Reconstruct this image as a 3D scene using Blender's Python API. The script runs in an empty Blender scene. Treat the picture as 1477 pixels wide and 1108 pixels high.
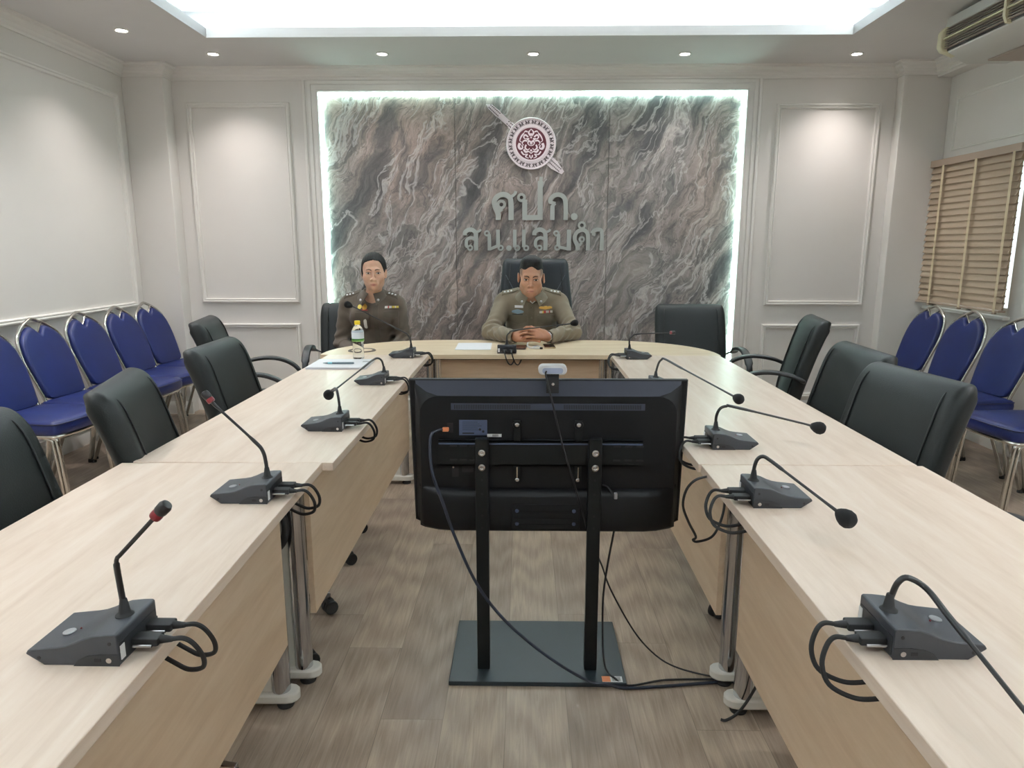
import bpy, bmesh, math, random
import numpy as np
from mathutils import Vector, Matrix, Quaternion
from mathutils.bvhtree import BVHTree
random.seed(7)
SC = bpy.context.scene
COL = SC.collection
PI = math.pi

# ---------------------------------------------------------------- objects
def tag(o, label=None, cat=None, group=None, kind=None):
    if label: o['label'] = label
    if cat: o['category'] = cat
    if group: o['group'] = group
    if kind: o['kind'] = kind
    return o

def thing(name, cat, label, loc=(0, 0, 0), rotz=0.0, group=None):
    o = bpy.data.objects.new(name, None)
    o.empty_display_size = 0.05
    COL.objects.link(o)
    o.location = loc
    o.rotation_euler = (0, 0, rotz)
    return tag(o, label, cat, group)

def kids(o):
    return [c for c in COL.objects if c.parent == o]

def dup(root, loc, rotz, label, group=None, rename=None):
    def cp(o, par):
        c = o.copy()
        COL.objects.link(c)
        if par is not None:
            c.parent = par
        for k in kids(o):
            cp(k, c)
        return c
    r = cp(root, None)
    r.location = loc
    r.rotation_euler = (0, 0, rotz)
    r['label'] = label
    if group: r['group'] = group
    return r

# ---------------------------------------------------------------- mesh builder
def frames(pts, closed=False):
    P = [Vector(p) for p in pts]
    n = len(P)
    T = []
    for i in range(n):
        if closed:
            t = P[(i + 1) % n] - P[i - 1]
        else:
            t = P[min(i + 1, n - 1)] - P[max(i - 1, 0)]
        T.append(t.normalized())
    a = Vector((0, 0, 1)) if abs(T[0].z) < 0.9 else Vector((1, 0, 0))
    N = [(a - T[0] * a.dot(T[0])).normalized()]
    for i in range(1, n):
        v = N[-1] - T[i] * N[-1].dot(T[i])
        N.append(v.normalized() if v.length > 1e-6 else N[-1])
    return P, T, N, [T[i].cross(N[i]) for i in range(n)]

def smooth_path(pts, k=6):
    P = [Vector(p) for p in pts]
    out = []
    for i in range(len(P) - 1):
        p0 = P[max(i - 1, 0)]; p1 = P[i]; p2 = P[i + 1]; p3 = P[min(i + 2, len(P) - 1)]
        for j in range(k):
            t = j / k
            out.append(0.5 * ((2 * p1) + (p2 - p0) * t + (2 * p0 - 5 * p1 + 4 * p2 - p3) * t * t + (3 * p1 - p0 - 3 * p2 + p3) * t ** 3))
    out.append(P[-1])
    return out

def dense(curve, k=4):
    out = []
    for i in range(len(curve) - 1):
        p0 = curve[max(i - 1, 0)]; p1 = curve[i]; p2 = curve[i + 1]; p3 = curve[min(i + 2, len(curve) - 1)]
        for j in range(k):
            t = j / k
            out.append(tuple(.5 * (2 * b + (c - a) * t + (2 * a - 5 * b + 4 * c - d) * t * t + (3 * b - a - 3 * c + d) * t ** 3) for a, b, c, d in zip(p0, p1, p2, p3)))
    out.append(tuple(curve[-1]))
    return out

class M:
    def __init__(s):
        s.v = []; s.f = []; s.m = []; s.wn = False
    def add(s, vs, fs, m=0):
        b = len(s.v)
        s.v += [tuple(v) for v in vs]
        for f in fs:
            s.f.append([b + i for i in f]); s.m.append(m)
        return s
    def box(s, x0, x1, y0, y1, z0, z1, m=0):
        vs = [(x, y, z) for x in (x0, x1) for y in (y0, y1) for z in (z0, z1)]
        return s.add(vs, [(0, 1, 3, 2), (4, 6, 7, 5), (0, 4, 5, 1), (2, 3, 7, 6), (0, 2, 6, 4), (1, 5, 7, 3)], m)
    def rbox(s, c, d, r=0.01, seg=2, rot=None, m=0):
        s.wn = True
        bm = bmesh.new()
        bmesh.ops.create_cube(bm, size=1.0)
        bmesh.ops.scale(bm, vec=d, verts=bm.verts)
        bmesh.ops.bevel(bm, geom=list(bm.edges), offset=min(r, min(d) * 0.49), segments=seg, affect='EDGES', profile=0.5)
        R = rot.to_matrix() if isinstance(rot, Quaternion) else (Matrix.Identity(3) if rot is None else rot.to_3x3())
        bm.verts.index_update()
        vs = [R @ v.co + Vector(c) for v in bm.verts]
        fs = [[v.index for v in f.verts] for f in bm.faces]
        bm.free()
        return s.add(vs, fs, m)
    def tube(s, pts, r, n=10, closed=False, m=0, flat=1.0):
        P, T, N, B = frames(pts, closed)
        k = len(P)
        R = r if isinstance(r, (list, tuple)) else [r] * k
        vs = []
        for i in range(k):
            for j in range(n):
                a = 2 * PI * j / n
                vs.append(P[i] + N[i] * (math.cos(a) * R[i]) + B[i] * (math.sin(a) * R[i] * flat))
        fs = []
        for i in range(k if closed else k - 1):
            i2 = (i + 1) % k
            for j in range(n):
                j2 = (j + 1) % n
                fs.append((i * n + j, i * n + j2, i2 * n + j2, i2 * n + j))
        if not closed:
            fs.append(tuple(range(n))[::-1]); fs.append(tuple(range((k - 1) * n, k * n)))
        return s.add(vs, fs, m)
    def lathe(s, prof, n=20, o=(0, 0, 0), axis=(0, 0, 1), m=0, cap=True):
        q = Vector((0, 0, 1)).rotation_difference(Vector(axis).normalized())
        o = Vector(o)
        vs = []
        for (r, z) in prof:
            for j in range(n):
                a = 2 * PI * j / n
                vs.append(o + q @ Vector((r * math.cos(a), r * math.sin(a), z)))
        fs = []
        for i in range(len(prof) - 1):
            for j in range(n):
                j2 = (j + 1) % n
                fs.append((i * n + j, i * n + j2, (i + 1) * n + j2, (i + 1) * n + j))
        if cap and prof[0][0] > 1e-5: fs.append(tuple(range(n))[::-1])
        if cap and prof[-1][0] > 1e-5: fs.append(tuple(range((len(prof) - 1) * n, len(prof) * n)))
        return s.add(vs, fs, m)
    def prism(s, poly, w0, w1, fn=lambda u, v, w: (u, v, w), m=0):
        n = len(poly)
        vs = [fn(u, v, w0) for u, v in poly] + [fn(u, v, w1) for u, v in poly]
        fs = [tuple(range(n))[::-1], tuple(range(n, 2 * n))]
        fs += [(i, (i + 1) % n, n + (i + 1) % n, n + i) for i in range(n)]
        return s.add(vs, fs, m)
    def loft(s, rings, cap=True, m=0, closed=False):
        n = len(rings[0]); k = len(rings)
        vs = [p for r in rings for p in r]
        fs = []
        for i in range(k if closed else k - 1):
            i2 = (i + 1) % k
            for j in range(n):
                j2 = (j + 1) % n
                fs.append((i * n + j, i * n + j2, i2 * n + j2, i2 * n + j))
        if cap and not closed:
            fs.append(tuple(range(n))[::-1]); fs.append(tuple(range((k - 1) * n, k * n)))
        return s.add(vs, fs, m)
    def ball(s, c, r, n=14, m=0):
        r = (r, r, r) if not isinstance(r, (tuple, list)) else r
        prof = [(math.sin(PI * i / n), -math.cos(PI * i / n)) for i in range(n + 1)]
        b = len(s.v)
        s.lathe([(max(p, 0.0), z) for p, z in prof], n + 4, m=m)
        for i in range(b, len(s.v)):
            v = s.v[i]
            s.v[i] = (c[0] + v[0] * r[0], c[1] + v[1] * r[1], c[2] + v[2] * r[2])
        return s
    def xf(s, mat, start=0):
        for i in range(start, len(s.v)):
            s.v[i] = tuple(mat @ Vector(s.v[i]))
        return s
    def obj(s, name, mats, parent=None, bevel=0, smooth=38, kind=None, label=None, seg=2):
        me = bpy.data.meshes.new(name)
        me.from_pydata([tuple(v) for v in s.v], [], s.f)
        bm = bmesh.new(); bm.from_mesh(me)
        bm.faces.ensure_lookup_table()
        for i, f in enumerate(bm.faces):
            f.material_index = s.m[i]; f.smooth = smooth > 0
        bmesh.ops.remove_doubles(bm, verts=bm.verts, dist=1e-6)
        bmesh.ops.recalc_face_normals(bm, faces=bm.faces)
        ang = math.radians(smooth)
        for e in bm.edges:
            if len(e.link_faces) == 2 and e.calc_face_angle(0) > ang: e.smooth = False
        bm.to_mesh(me); bm.free()
        for mt in (mats if isinstance(mats, (list, tuple)) else [mats]): me.materials.append(mt)
        o = bpy.data.objects.new(name, me)
        COL.objects.link(o)
        if parent is not None: o.parent = parent
        if bevel:
            b = o.modifiers.new('b', 'BEVEL'); b.width = bevel; b.segments = seg; b.limit_method = 'ANGLE'; b.angle_limit = math.radians(40)
        if bevel or s.wn:
            w = o.modifiers.new('n', 'WEIGHTED_NORMAL'); w.keep_sharp = True; w.weight = 100
        if kind: o['kind'] = kind
        if label: o['label'] = label
        return o

def rrect(w, h, r, n=4):
    """rounded rectangle outline, centred"""
    r = min(r, w / 2 - 1e-4, h / 2 - 1e-4)
    out = []
    for cx, cy, a0 in ((w / 2 - r, h / 2 - r, 0), (-w / 2 + r, h / 2 - r, 90), (-w / 2 + r, -h / 2 + r, 180), (w / 2 - r, -h / 2 + r, 270)):
        for i in range(n + 1):
            a = math.radians(a0 + 90 * i / n)
            out.append((cx + r * math.cos(a), cy + r * math.sin(a)))
    return out

# ---------------------------------------------------------------- materials
def srgb(c):
    f = lambda x: x / 12.92 if x <= 0.04045 else ((x + 0.055) / 1.055) ** 2.4
    return tuple(f(x / 255.0) for x in c) + (1.0,)

class N:
    """tiny node-graph helper"""
    def __init__(s, name):
        s.mat = bpy.data.materials.new(name); s.mat.use_nodes = True
        s.t = s.mat.node_tree; s.n = s.t.nodes; s.b = s.n['Principled BSDF']
    def __call__(s, typ, inp=None, **kw):
        nd = s.n.new(typ)
        for k, v in kw.items(): setattr(nd, k, v)
        for k, v in (inp or {}).items():
            sk = nd.inputs[k]
            if isinstance(v, bpy.types.NodeSocket): s.t.links.new(v, sk)
            else: sk.default_value = v
        return nd
    def set(s, **kw):
        for k, v in kw.items():
            sk = s.b.inputs[k.replace('_', ' ')]
            if isinstance(v, bpy.types.NodeSocket): s.t.links.new(v, sk)
            else: sk.default_value = v
    def ramp(s, fac, stops, interp='LINEAR'):
        r = s('ShaderNodeValToRGB', {'Fac': fac}); cr = r.color_ramp; cr.interpolation = interp
        while len(cr.elements) < len(stops): cr.elements.new(0.5)
        for e, (p, c) in zip(cr.elements, stops): e.position = p; e.color = c
        return r.outputs['Color']
    def coord(s, scale=(1, 1, 1), rot=(0, 0, 0), kind='Object', loc=(0, 0, 0)):
        tc = s('ShaderNodeTexCoord')
        mp = s('ShaderNodeMapping', {'Vector': tc.outputs[kind], 'Scale': scale, 'Rotation': rot, 'Location': loc})
        return mp.outputs['Vector']
    def noise(s, vec, scale, detail=4, rough=0.55, dist=0.0):
        return s('ShaderNodeTexNoise', {'Vector': vec, 'Scale': scale, 'Detail': detail, 'Roughness': rough, 'Distortion': dist})
    def bump(s, h, strength=0.2, dist=0.01):
        s.set(Normal=s('ShaderNodeBump', {'Height': h, 'Strength': strength, 'Distance': dist}).outputs['Normal'])
    def mix(s, f, a, b, typ='MIX'):
        m = s('ShaderNodeMix', data_type='RGBA', blend_type=typ)
        for i, v in ((0, f), (6, a), (7, b)):
            if isinstance(v, bpy.types.NodeSocket): s.t.links.new(v, m.inputs[i])
            else: m.inputs[i].default_value = v
        return m.outputs[2]

def mat(name, rgb, rough=0.5, metal=0.0, var=0.0, vscale=20, bump=0.0, bscale=200, coat=0.0, spec=None):
    g = N(name)
    g.set(Base_Color=srgb(rgb), Roughness=rough, Metallic=metal)
    if coat: g.set(Coat_Weight=coat, Coat_Roughness=0.15)
    if spec is not None: g.set(Specular_IOR_Level=spec)
    if var or bump:
        v = g.coord()
    if var:
        c = srgb(rgb)
        a = tuple(max(0, x * (1 - var)) for x in c[:3]) + (1,); b = tuple(min(1, x * (1 + var)) for x in c[:3]) + (1,)
        g.set(Base_Color=g.ramp(g.noise(v, vscale).outputs['Fac'], [(0.3, a), (0.7, b)]))
    if bump:
        g.bump(g.noise(v, bscale, 3).outputs['Fac'], bump, 0.002)
    return g.mat

def emat(name, rgb, strength):
    g = N(name)
    g.set(Base_Color=srgb(rgb), Emission_Color=srgb(rgb), Emission_Strength=strength)
    return g.mat
# ================================================================= materials of the room
XL, XR, YB, YF, ZC = -3.06, 3.20, 5.70, -2.2, 2.708
M_wall = mat('wall_paint', (220, 218, 214), 0.55, var=0.02, vscale=1.5, bump=0.02, bscale=90)
M_trim = mat('trim_paint', (228, 227, 223), 0.4)
M_ceil = mat('ceiling_paint', (214, 213, 212), 0.8, var=0.02, vscale=2)
M_white = mat('white_enamel', (232, 231, 226), 0.35)

def floor_mat():
    g = N('vinyl_planks')
    def mth(op, a, b=0.0):
        return g('ShaderNodeMath', {0: a, 1: b}, operation=op).outputs[0]
    base = g('ShaderNodeTexCoord').outputs['Object']
    xyz = g('ShaderNodeSeparateXYZ', {0: base})
    PW_, PL_ = .182, 1.22
    u = mth('DIVIDE', mth('ADD', xyz.outputs[0], .05), PW_)
    row = mth('FLOOR', u)
    hsh = g('ShaderNodeTexWhiteNoise', {'W': row}, noise_dimensions='1D').outputs['Value']
    v = mth('ADD', mth('DIVIDE', xyz.outputs[1], PL_), mth('MULTIPLY', hsh, 7.0))
    idx = mth('FLOOR', v)
    rnd = g('ShaderNodeTexWhiteNoise', {'Vector': g('ShaderNodeCombineXYZ', {'X': row, 'Y': idx}).outputs[0]}, noise_dimensions='3D').outputs['Value']
    fu, fv = mth('FRACT', u), mth('FRACT', v)
    eu = mth('MULTIPLY', mth('MINIMUM', fu, mth('SUBTRACT', 1.0, fu)), PW_)
    ev = mth('MULTIPLY', mth('MINIMUM', fv, mth('SUBTRACT', 1.0, fv)), PL_)
    gap = g('ShaderNodeMapRange', {0: mth('MINIMUM', eu, ev), 1: .0004, 2: .0014, 3: 1.0, 4: 0.0}).outputs[0]
    sh = g('ShaderNodeCombineXYZ', {'X': mth('MULTIPLY', rnd, 37.0), 'Y': mth('MULTIPLY', rnd, 11.0), 'Z': rnd})
    vv = g('ShaderNodeVectorMath', {0: base, 1: sh.outputs[0]}, operation='ADD').outputs[0]
    st = g('ShaderNodeMapping', {'Vector': vv, 'Scale': (62, 2.6, 1)}).outputs[0]
    fine = g.noise(st, 1.6, 7, 0.72, 0.8).outputs['Fac']
    st2 = g('ShaderNodeMapping', {'Vector': vv, 'Scale': (7.5, .9, 1)}).outputs[0]
    big = g('ShaderNodeTexWave', {'Vector': st2, 'Scale': 1.5, 'Distortion': 7.0, 'Detail': 3, 'Detail Scale': 0.8}, wave_type='RINGS').outputs['Fac']
    c1 = g.ramp(fine, [(0.28, srgb((106, 95, 85))), (0.52, srgb((146, 134, 122))), (0.78, srgb((178, 167, 154)))])
    c2 = g.ramp(big, [(0.0, srgb((124, 112, 101))), (1.0, srgb((162, 151, 139)))])
    c = g.mix(0.42, c1, c2)
    pl = g.ramp(rnd, [(0.0, (0.98, 0.91, 0.86, 1)), (.5, (1.24, 1.17, 1.11, 1)), (1.0, (1.46, 1.40, 1.31, 1))])
    c = g.mix(1.0, c, pl, 'MULTIPLY')
    c = g.mix(g('ShaderNodeMath', {0: gap, 1: .6}, operation='MULTIPLY').outputs[0], c, srgb((84, 76, 68)))
    g.set(Base_Color=c, Roughness=0.42)
    g.bump(fine, 0.12, 0.002)
    return g.mat
M_floor = floor_mat()

def marble_mat():
    g = N('grey_marble')
    v = g.coord(rot=(0, math.radians(-27), 0), scale=(1, 1, 1))
    wv = g.noise(v, 1.6, 4, 0.55).outputs['Color']
    off = g('ShaderNodeVectorMath', {0: wv, 1: (0.5, 0.5, 0.5)}, operation='SUBTRACT').outputs[0]
    off = g('ShaderNodeVectorMath', {0: off, 1: (.42, .4, .55)}, operation='MULTIPLY').outputs[0]
    v1 = g('ShaderNodeVectorMath', {0: v, 1: off}, operation='ADD').outputs[0]
    def lay(sc, loc, scale, detail, rough, dist):
        return g.noise(g('ShaderNodeMapping', {'Vector': v1, 'Scale': sc, 'Location': loc}).outputs[0], scale, detail, rough, dist).outputs['Fac']
    n1 = lay((2.6, 1, .75), (0, 0, 0), 1.5, 5, .55, .7)          # broad folds
    n2 = lay((3.4, 1, .8), (4.1, 0, 1.3), 3.2, 8, .68, .8)      # streaks
    n3 = lay((1.0, 1, .5), (1.3, 0, 7.7), .9, 3, .5, .3)         # hue
    n4 = lay((2.4, 1, .6), (3.1, .4, 1.7), 1.7, 6, .58, .8)     # pale veins
    n5 = lay((3.6, 1, .9), (8.2, .4, 3.7), 2.0, 7, .6, 1.0)     # dark cracks
    n6 = lay((11, 1, 1.8), (2.2, .4, 5.7), 3.0, 6, .65, .6)      # fine streaks
    base = g.ramp(n1, [(0.28, srgb((62, 62, 64))), (0.39, srgb((96, 94, 94))), (0.47, srgb((136, 128, 125))), (0.53, srgb((158, 148, 144))), (0.60, srgb((112, 108, 106))), (0.70, srgb((150, 143, 139)))])
    st = g.ramp(n2, [(0.3, (.62, .61, .62, 1)), (0.5, (.98, .97, .97, 1)), (.7, (1.32, 1.30, 1.28, 1))])
    c = g.mix(1.0, base, st, 'MULTIPLY')
    fs = g.ramp(n6, [(0.3, (.80, .80, .80, 1)), (.7, (1.2, 1.2, 1.2, 1))])
    c = g.mix(1.0, c, fs, 'MULTIPLY')
    mot = g.noise(v1, 55, 5, .7, .5).outputs['Fac']
    c = g.mix(1.0, c, g.ramp(mot, [(0.3, (.82, .82, .82, 1)), (.7, (1.18, 1.18, 1.18, 1))]), 'MULTIPLY')
    warm = g.ramp(n3, [(0.38, (.92, .98, .99, 1)), (0.5, (1.0, .98, .96, 1)), (0.62, (1.08, .98, .92, 1))])
    c = g.mix(1.0, c, warm, 'MULTIPLY')
    def vein(n, w, mid=.5):
        a = g('ShaderNodeMath', {0: n, 1: mid}, operation='SUBTRACT').outputs[0]
        a = g('ShaderNodeMath', {0: a}, operation='ABSOLUTE').outputs[0]
        return g.ramp(a, [(0.0, (1, 1, 1, 1)), (w, (0, 0, 0, 1))])
    c = g.mix(g.mix(0.60, (0, 0, 0, 1), vein(n5, .026)), c, srgb((56, 54, 57)))
    c = g.mix(g.mix(0.55, (0, 0, 0, 1), vein(n2, .012, .46)), c, srgb((70, 68, 70)))
    c = g.mix(g.mix(0.55, (0, 0, 0, 1), vein(n4, .020, .52)), c, srgb((212, 206, 204)))
    c = g.mix(g.mix(0.5, (0, 0, 0, 1), vein(n1, .008, .56)), c, srgb((205, 196, 190)))
    g.set(Base_Color=c, Roughness=0.5)
    g.bump(n5, 0.35, 0.02)
    return g.mat
M_marble = marble_mat()

def wood_mat(name, lo, mid, hi, axis='Y', rough=0.35):
    g = N(name)
    sc = (7, 0.75, 7) if axis == 'Y' else (0.75, 7, 7)
    v = g.coord(scale=sc)
    n1 = g.noise(v, 2.2, 6, 0.62, 0.9).outputs['Fac']
    n2 = g.noise(v, 9.0, 6, 0.7, 0.4).outputs['Fac']
    f = g('ShaderNodeMath', {0: g('ShaderNodeMath', {0: n1, 1: 0.68}, operation='MULTIPLY').outputs[0], 1: g('ShaderNodeMath', {0: n2, 1: 0.32}, operation='MULTIPLY').outputs[0]}, operation='ADD').outputs[0]
    g.set(Base_Color=g.ramp(f, [(0.3, srgb(lo)), (0.5, srgb(mid)), (0.7, srgb(hi))]), Roughness=rough)
    g.bump(n2, 0.03, 0.001)
    return g.mat
M_top = wood_mat('maple_laminate_along', (219, 198, 180), (234, 216, 200), (243, 229, 216), 'Y')
M_topx = wood_mat('maple_laminate_across', (208, 186, 156), (224, 205, 176), (236, 221, 196), 'X')
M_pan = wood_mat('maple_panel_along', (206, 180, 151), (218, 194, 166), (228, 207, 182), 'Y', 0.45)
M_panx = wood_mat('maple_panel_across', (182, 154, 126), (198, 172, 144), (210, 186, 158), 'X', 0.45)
M_chrome = mat('chrome', (196, 196, 198), 0.12, 1.0)
M_steel = mat('brushed_steel', (150, 152, 150), 0.38, 0.85, var=0.05, vscale=60)

def S(o, label, cat):
    return tag(o, label, cat, kind='structure')

# ================================================================= shell
S(M().box(XL - .1, XR + .1, YF - .1, YB + .2, -0.1, 0).obj('floor', M_floor), 'grey brown wood plank vinyl floor between the tables', 'floor')
S(M().box(XL - .1, XL, YF, YB + .15, 0, 3.0).obj('wall_left', M_wall), 'pale wall on the left behind five blue chairs', 'wall')
# back wall with the alcove that holds the marble
AX0, AX1, AZ1, AZ0 = -1.60, 1.705, 2.53, 0.10
b = M()
b.box(XL - .1, AX0, YB, YB + .06, 0, 3.0); b.box(AX1, XR + .1, YB, YB + .06, 0, 3.0)
b.box(AX0, AX1, YB, YB + .06, AZ1, 3.0); b.box(AX0, AX1, YB, YB + .06, 0, AZ0)
b.box(XL - .1, XR + .1, YB + .06, YB + .2, 0, 3.0)
S(b.obj('wall_back', M_wall), 'pale panelled back wall around the marble', 'wall')
S(M().box(XL - .1, XR + .1, YF - .1, YF, 0, 3.0).obj('wall_front', M_wall), 'plain pale wall behind the camera', 'wall')
# right wall with a window opening
WY0, WY1, WZ0, WZ1 = 4.66, 5.56, 0.90, 1.95
b = M()
b.box(XR, XR + .12, YF, WY0, 0, 3.0); b.box(XR, XR + .12, WY1, YB + .15, 0, 3.0)
b.box(XR, XR + .12, WY0, WY1, 0, WZ0); b.box(XR, XR + .12, WY0, WY1, WZ1, 3.0)
S(b.obj('wall_right', M_wall), 'pale wall on the right with the blind covered window', 'wall')
# piers in the back corners and the bulkhead above the window wall
S(M().box(XL, -2.745, 5.56, YB, 0, ZC).obj('wall_back_left_pier', M_wall, bevel=.004), 'square pier in the back left corner', 'wall')
S(M().box(2.845, XR, 5.60, YB, 0, ZC).obj('wall_back_right_pier', M_wall, bevel=.004), 'square pier in the back right corner beside the blind', 'wall')
S(M().box(3.09, XR, YF, 5.60, 2.60, ZC).obj('wall_right_bulkhead', M_wall), 'shallow bulkhead along the top of the right wall', 'wall')

# ceiling with a tray recess
RX0, RX1, RY0, RY1 = -2.10, 2.13, -0.9, 4.90
LZ, UZ, E = 2.768, 2.95, 0.26
b = M()
b.box(XL - .1, RX0, YF, YB + .15, ZC, ZC + .015); b.box(RX1, XR + .1, YF, YB + .15, ZC, ZC + .015)
b.box(RX0, RX1, YF, RY0, ZC, ZC + .015); b.box(RX0, RX1, RY1, YB + .15, ZC, ZC + .015)
# lip
t = .012
b.box(RX0 - t, RX0, RY0 - t, RY1 + t, ZC + .0152, LZ); b.box(RX1, RX1 + t, RY0 - t, RY1 + t, ZC + .0152, LZ)
b.box(RX0, RX1, RY0 - t, RY0, ZC + .0152, LZ); b.box(RX0, RX1, RY1, RY1 + t, ZC + .0152, LZ)
# upper chamber
b.box(RX0 - E, RX1 + E, RY0 - E, RY1 + E, UZ, UZ + .05)
b.box(RX0 - E - .03, RX0 - E, RY0 - E, RY1 + E, ZC + .01, UZ); b.box(RX1 + E, RX1 + E + .03, RY0 - E, RY1 + E, ZC + .01, UZ)
b.box(RX0 - E, RX1 + E, RY0 - E - .03, RY0 - E, ZC + .01, UZ); b.box(RX0 - E, RX1 + E, RY1 + E, RY1 + E + .03, ZC + .01, UZ)
S(b.obj('ceiling', M_ceil), 'pale grey ceiling with a lit rectangular tray recess', 'ceiling')

# ---------------------------------------------------------------- mouldings
ntrim = [0]
def trim(mesh, label, m=None):
    ntrim[0] += 1
    return S(mesh.obj('trim_%d' % ntrim[0], m or M_trim, smooth=30), label, 'moulding')

FR = [(0, 0), (0, .010), (.006, .016), (.014, .017), (.018, .010), (.024, .009), (.028, .013), (.034, .011), (.036, 0)]
def frame_pts(o, h, plane, c, u0, u1, v0, v1):
    q = [(u0 + o, v0 + o), (u1 - o, v0 + o), (u1 - o, v1 - o), (u0 + o, v1 - o)]
    if plane == 'back': return [(u, c - h, v) for u, v in q]
    if plane == 'left': return [(c + h, u, v) for u, v in q]
    return [(c - h, u, v) for u, v in q]
def frame(plane, c, u0, u1, v0, v1, label, prof=FR):
    b = M()
    b.loft([frame_pts(o, h * (1.5 if prof is FR else 1), plane, c, u0, u1, v0, v1) for o, h in prof], cap=False)
    return trim(b, label)
frame('back', YB, -2.64, -1.835, .905, 2.457, 'tall moulded wall frame left of the marble')
frame('back', YB, -2.64, -1.845, .13, .735, 'low moulded wall frame left of the marble')
frame('back', YB, 1.945, 2.735, .890, 2.435, 'tall moulded wall frame right of the marble')
frame('back', YB, 1.940, 2.730, .13, .735, 'low moulded wall frame right of the marble')
frame('left', XL, 3.10, 5.46, .895, 2.475, 'moulded wall frame at far end of left wall above blue chairs')
frame('left', XL, 3.10, 5.46, .13, .745, 'low moulded wall frame on left wall behind blue chairs')
frame('left', XL, 0.4, 2.9, .895, 2.475, 'moulded wall frame at near end of left wall')
frame('left', XL, 0.4, 2.9, .13, .745, 'low moulded wall frame at near end of left wall')
RP = [(o * .55, h * .6) for o, h in FR]
frame('right', XR, 4.45, 5.50, 2.06, 2.44, 'thin wall frame above the window blind', RP)
frame('right', XR, 3.2, 4.35, 2.06, 2.44, 'thin wall frame on the right wall nearer than the blind', RP)
# architrave round the marble: stepped frame
AR = [(-.085, 0), (-.085, .012), (-.06, .012), (-.058, .006), (-.048, .006), (-.046, .018), (-.016, .022), (-.012, .030), (0, .030), (0, 0)]
frame('back', YB, AX0, AX1, AZ0, AZ1, 'stepped white frame around the lit marble', AR)
def band(x, label):
    b = M()
    b.prism([(x - .012, 0), (x - .012, -.008), (x - .004, -.012), (x + .006, -.012), (x + .012, -.004), (x + .012, 0)], 0.12, 2.62, lambda u, v, w: (u, YB + v, w))
    trim(b, label)
band(-1.715, 'slim upright moulding left of the marble frame')
band(1.815, 'slim upright moulding right of the marble frame')
# cornices (profile: o out from wall, z)
CO = [(0, ZC - .09), (.012, ZC - .09), (.014, ZC - .075), (.026, ZC - .066), (.030, ZC - .05), (.050, ZC - .034), (.056, ZC - .018), (.075, ZC - .012), (.078, ZC), (0, ZC)]
def run(prof, axis, c, sgn, a, bb, label):
    b = M()
    if axis == 'x':   # runs along X at y=c, out = -y*sgn
        b.prism(prof, a, bb, lambda u, v, w: (w, c + sgn * u, v))
    else:
        b.prism(prof, a, bb, lambda u, v, w: (c + sgn * u, w, v))
    trim(b, label)
path = [(XL, YF), (XL, 5.56), (-2.745, 5.56), (-2.745, YB), (2.845, YB), (2.845, 5.60), (3.09, 5.60), (3.09, YF)]
rings = []
for i, p in enumerate(path):      # one mitred cornice; the room lies to the right of the path
    p = Vector(p)
    def rn(q, r):
        d_ = (Vector(r) - Vector(q)).normalized(); return Vector((d_.y, -d_.x))
    ns = ([rn(path[i - 1], path[i])] if i else []) + ([rn(path[i], path[i + 1])] if i < len(path) - 1 else [])
    mt = ns[0] if len(ns) == 1 else (ns[0] + ns[1]) / (1 + ns[0].dot(ns[1]))
    rings.append([(p.x + mt.x * o, p.y + mt.y * o, z) for o, z in CO])
b = M(); b.loft(rings); trim(b, 'stepped cornice running round the top of the walls')
# slim corner beads on the piers
BS = [(0, .1), (.016, .1), (.016, .0), (0, 0)]
def skirting(axis, c, sgn, a, bb, name, label):
    prof = [(0, 0), (.018, 0), (.018, .075), (.012, .088), (.008, .1), (0, .1)]
    b = M()
    if axis == 'x': b.prism(prof, a, bb, lambda u, v, w: (w, c + sgn * u, v))
    else: b.prism(prof, a, bb, lambda u, v, w: (c + sgn * u, w, v))
    S(b.obj(name, M_white), label, 'baseboard')
skirting('y', XL, 1, YF, 5.56, 'baseboard_left', 'white baseboard along the left wall')
skirting('y', XR, -1, YF, 5.60, 'baseboard_right', 'white baseboard along the right wall')
skirting('x', YB, -1, -2.745, 2.845, 'baseboard_back', 'white baseboard along the back wall')
skirting('x', 5.56, -1, XL, -2.727, 'baseboard_back_left', 'white baseboard round the back left pier')
skirting('x', 5.60, -1, 2.827, XR, 'baseboard_back_right', 'white baseboard round the back right pier')

# ---------------------------------------------------------------- marble, light line
ym = YB + .032
xs = [AX0 + .022, -.548, .664, AX1 - .022]
for i, nm in enumerate(('left hand marble slab behind the officer in braids', 'middle marble slab carrying the emblem and steel letters', 'right hand marble slab beside the empty armchair')):
    o = M().box(xs[i] + .0015, xs[i + 1] - .0015, ym, ym + .02, AZ0 + .02, AZ1 - .022).obj('marble_slab', M_marble, bevel=.0015)
    tag(o, nm.replace('in braids', 'with tied hair'), 'wall panel', 'grey marble slabs of the back wall')
M_led = emat('led_white', (210, 255, 244), 22.0)
b = M()
d0, d1 = YB + .006, YB + .028
b.box(AX0, AX0 + .010, d0, d1, AZ0, AZ1); b.box(AX1 - .010, AX1, d0, d1, AZ0, AZ1)
b.box(AX0 + .010, AX1 - .010, d0, d1, AZ1 - .010, AZ1)
tag(b.obj('led_strip', M_led), 'bright white light strip edging the marble wall', 'light strip')

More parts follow.
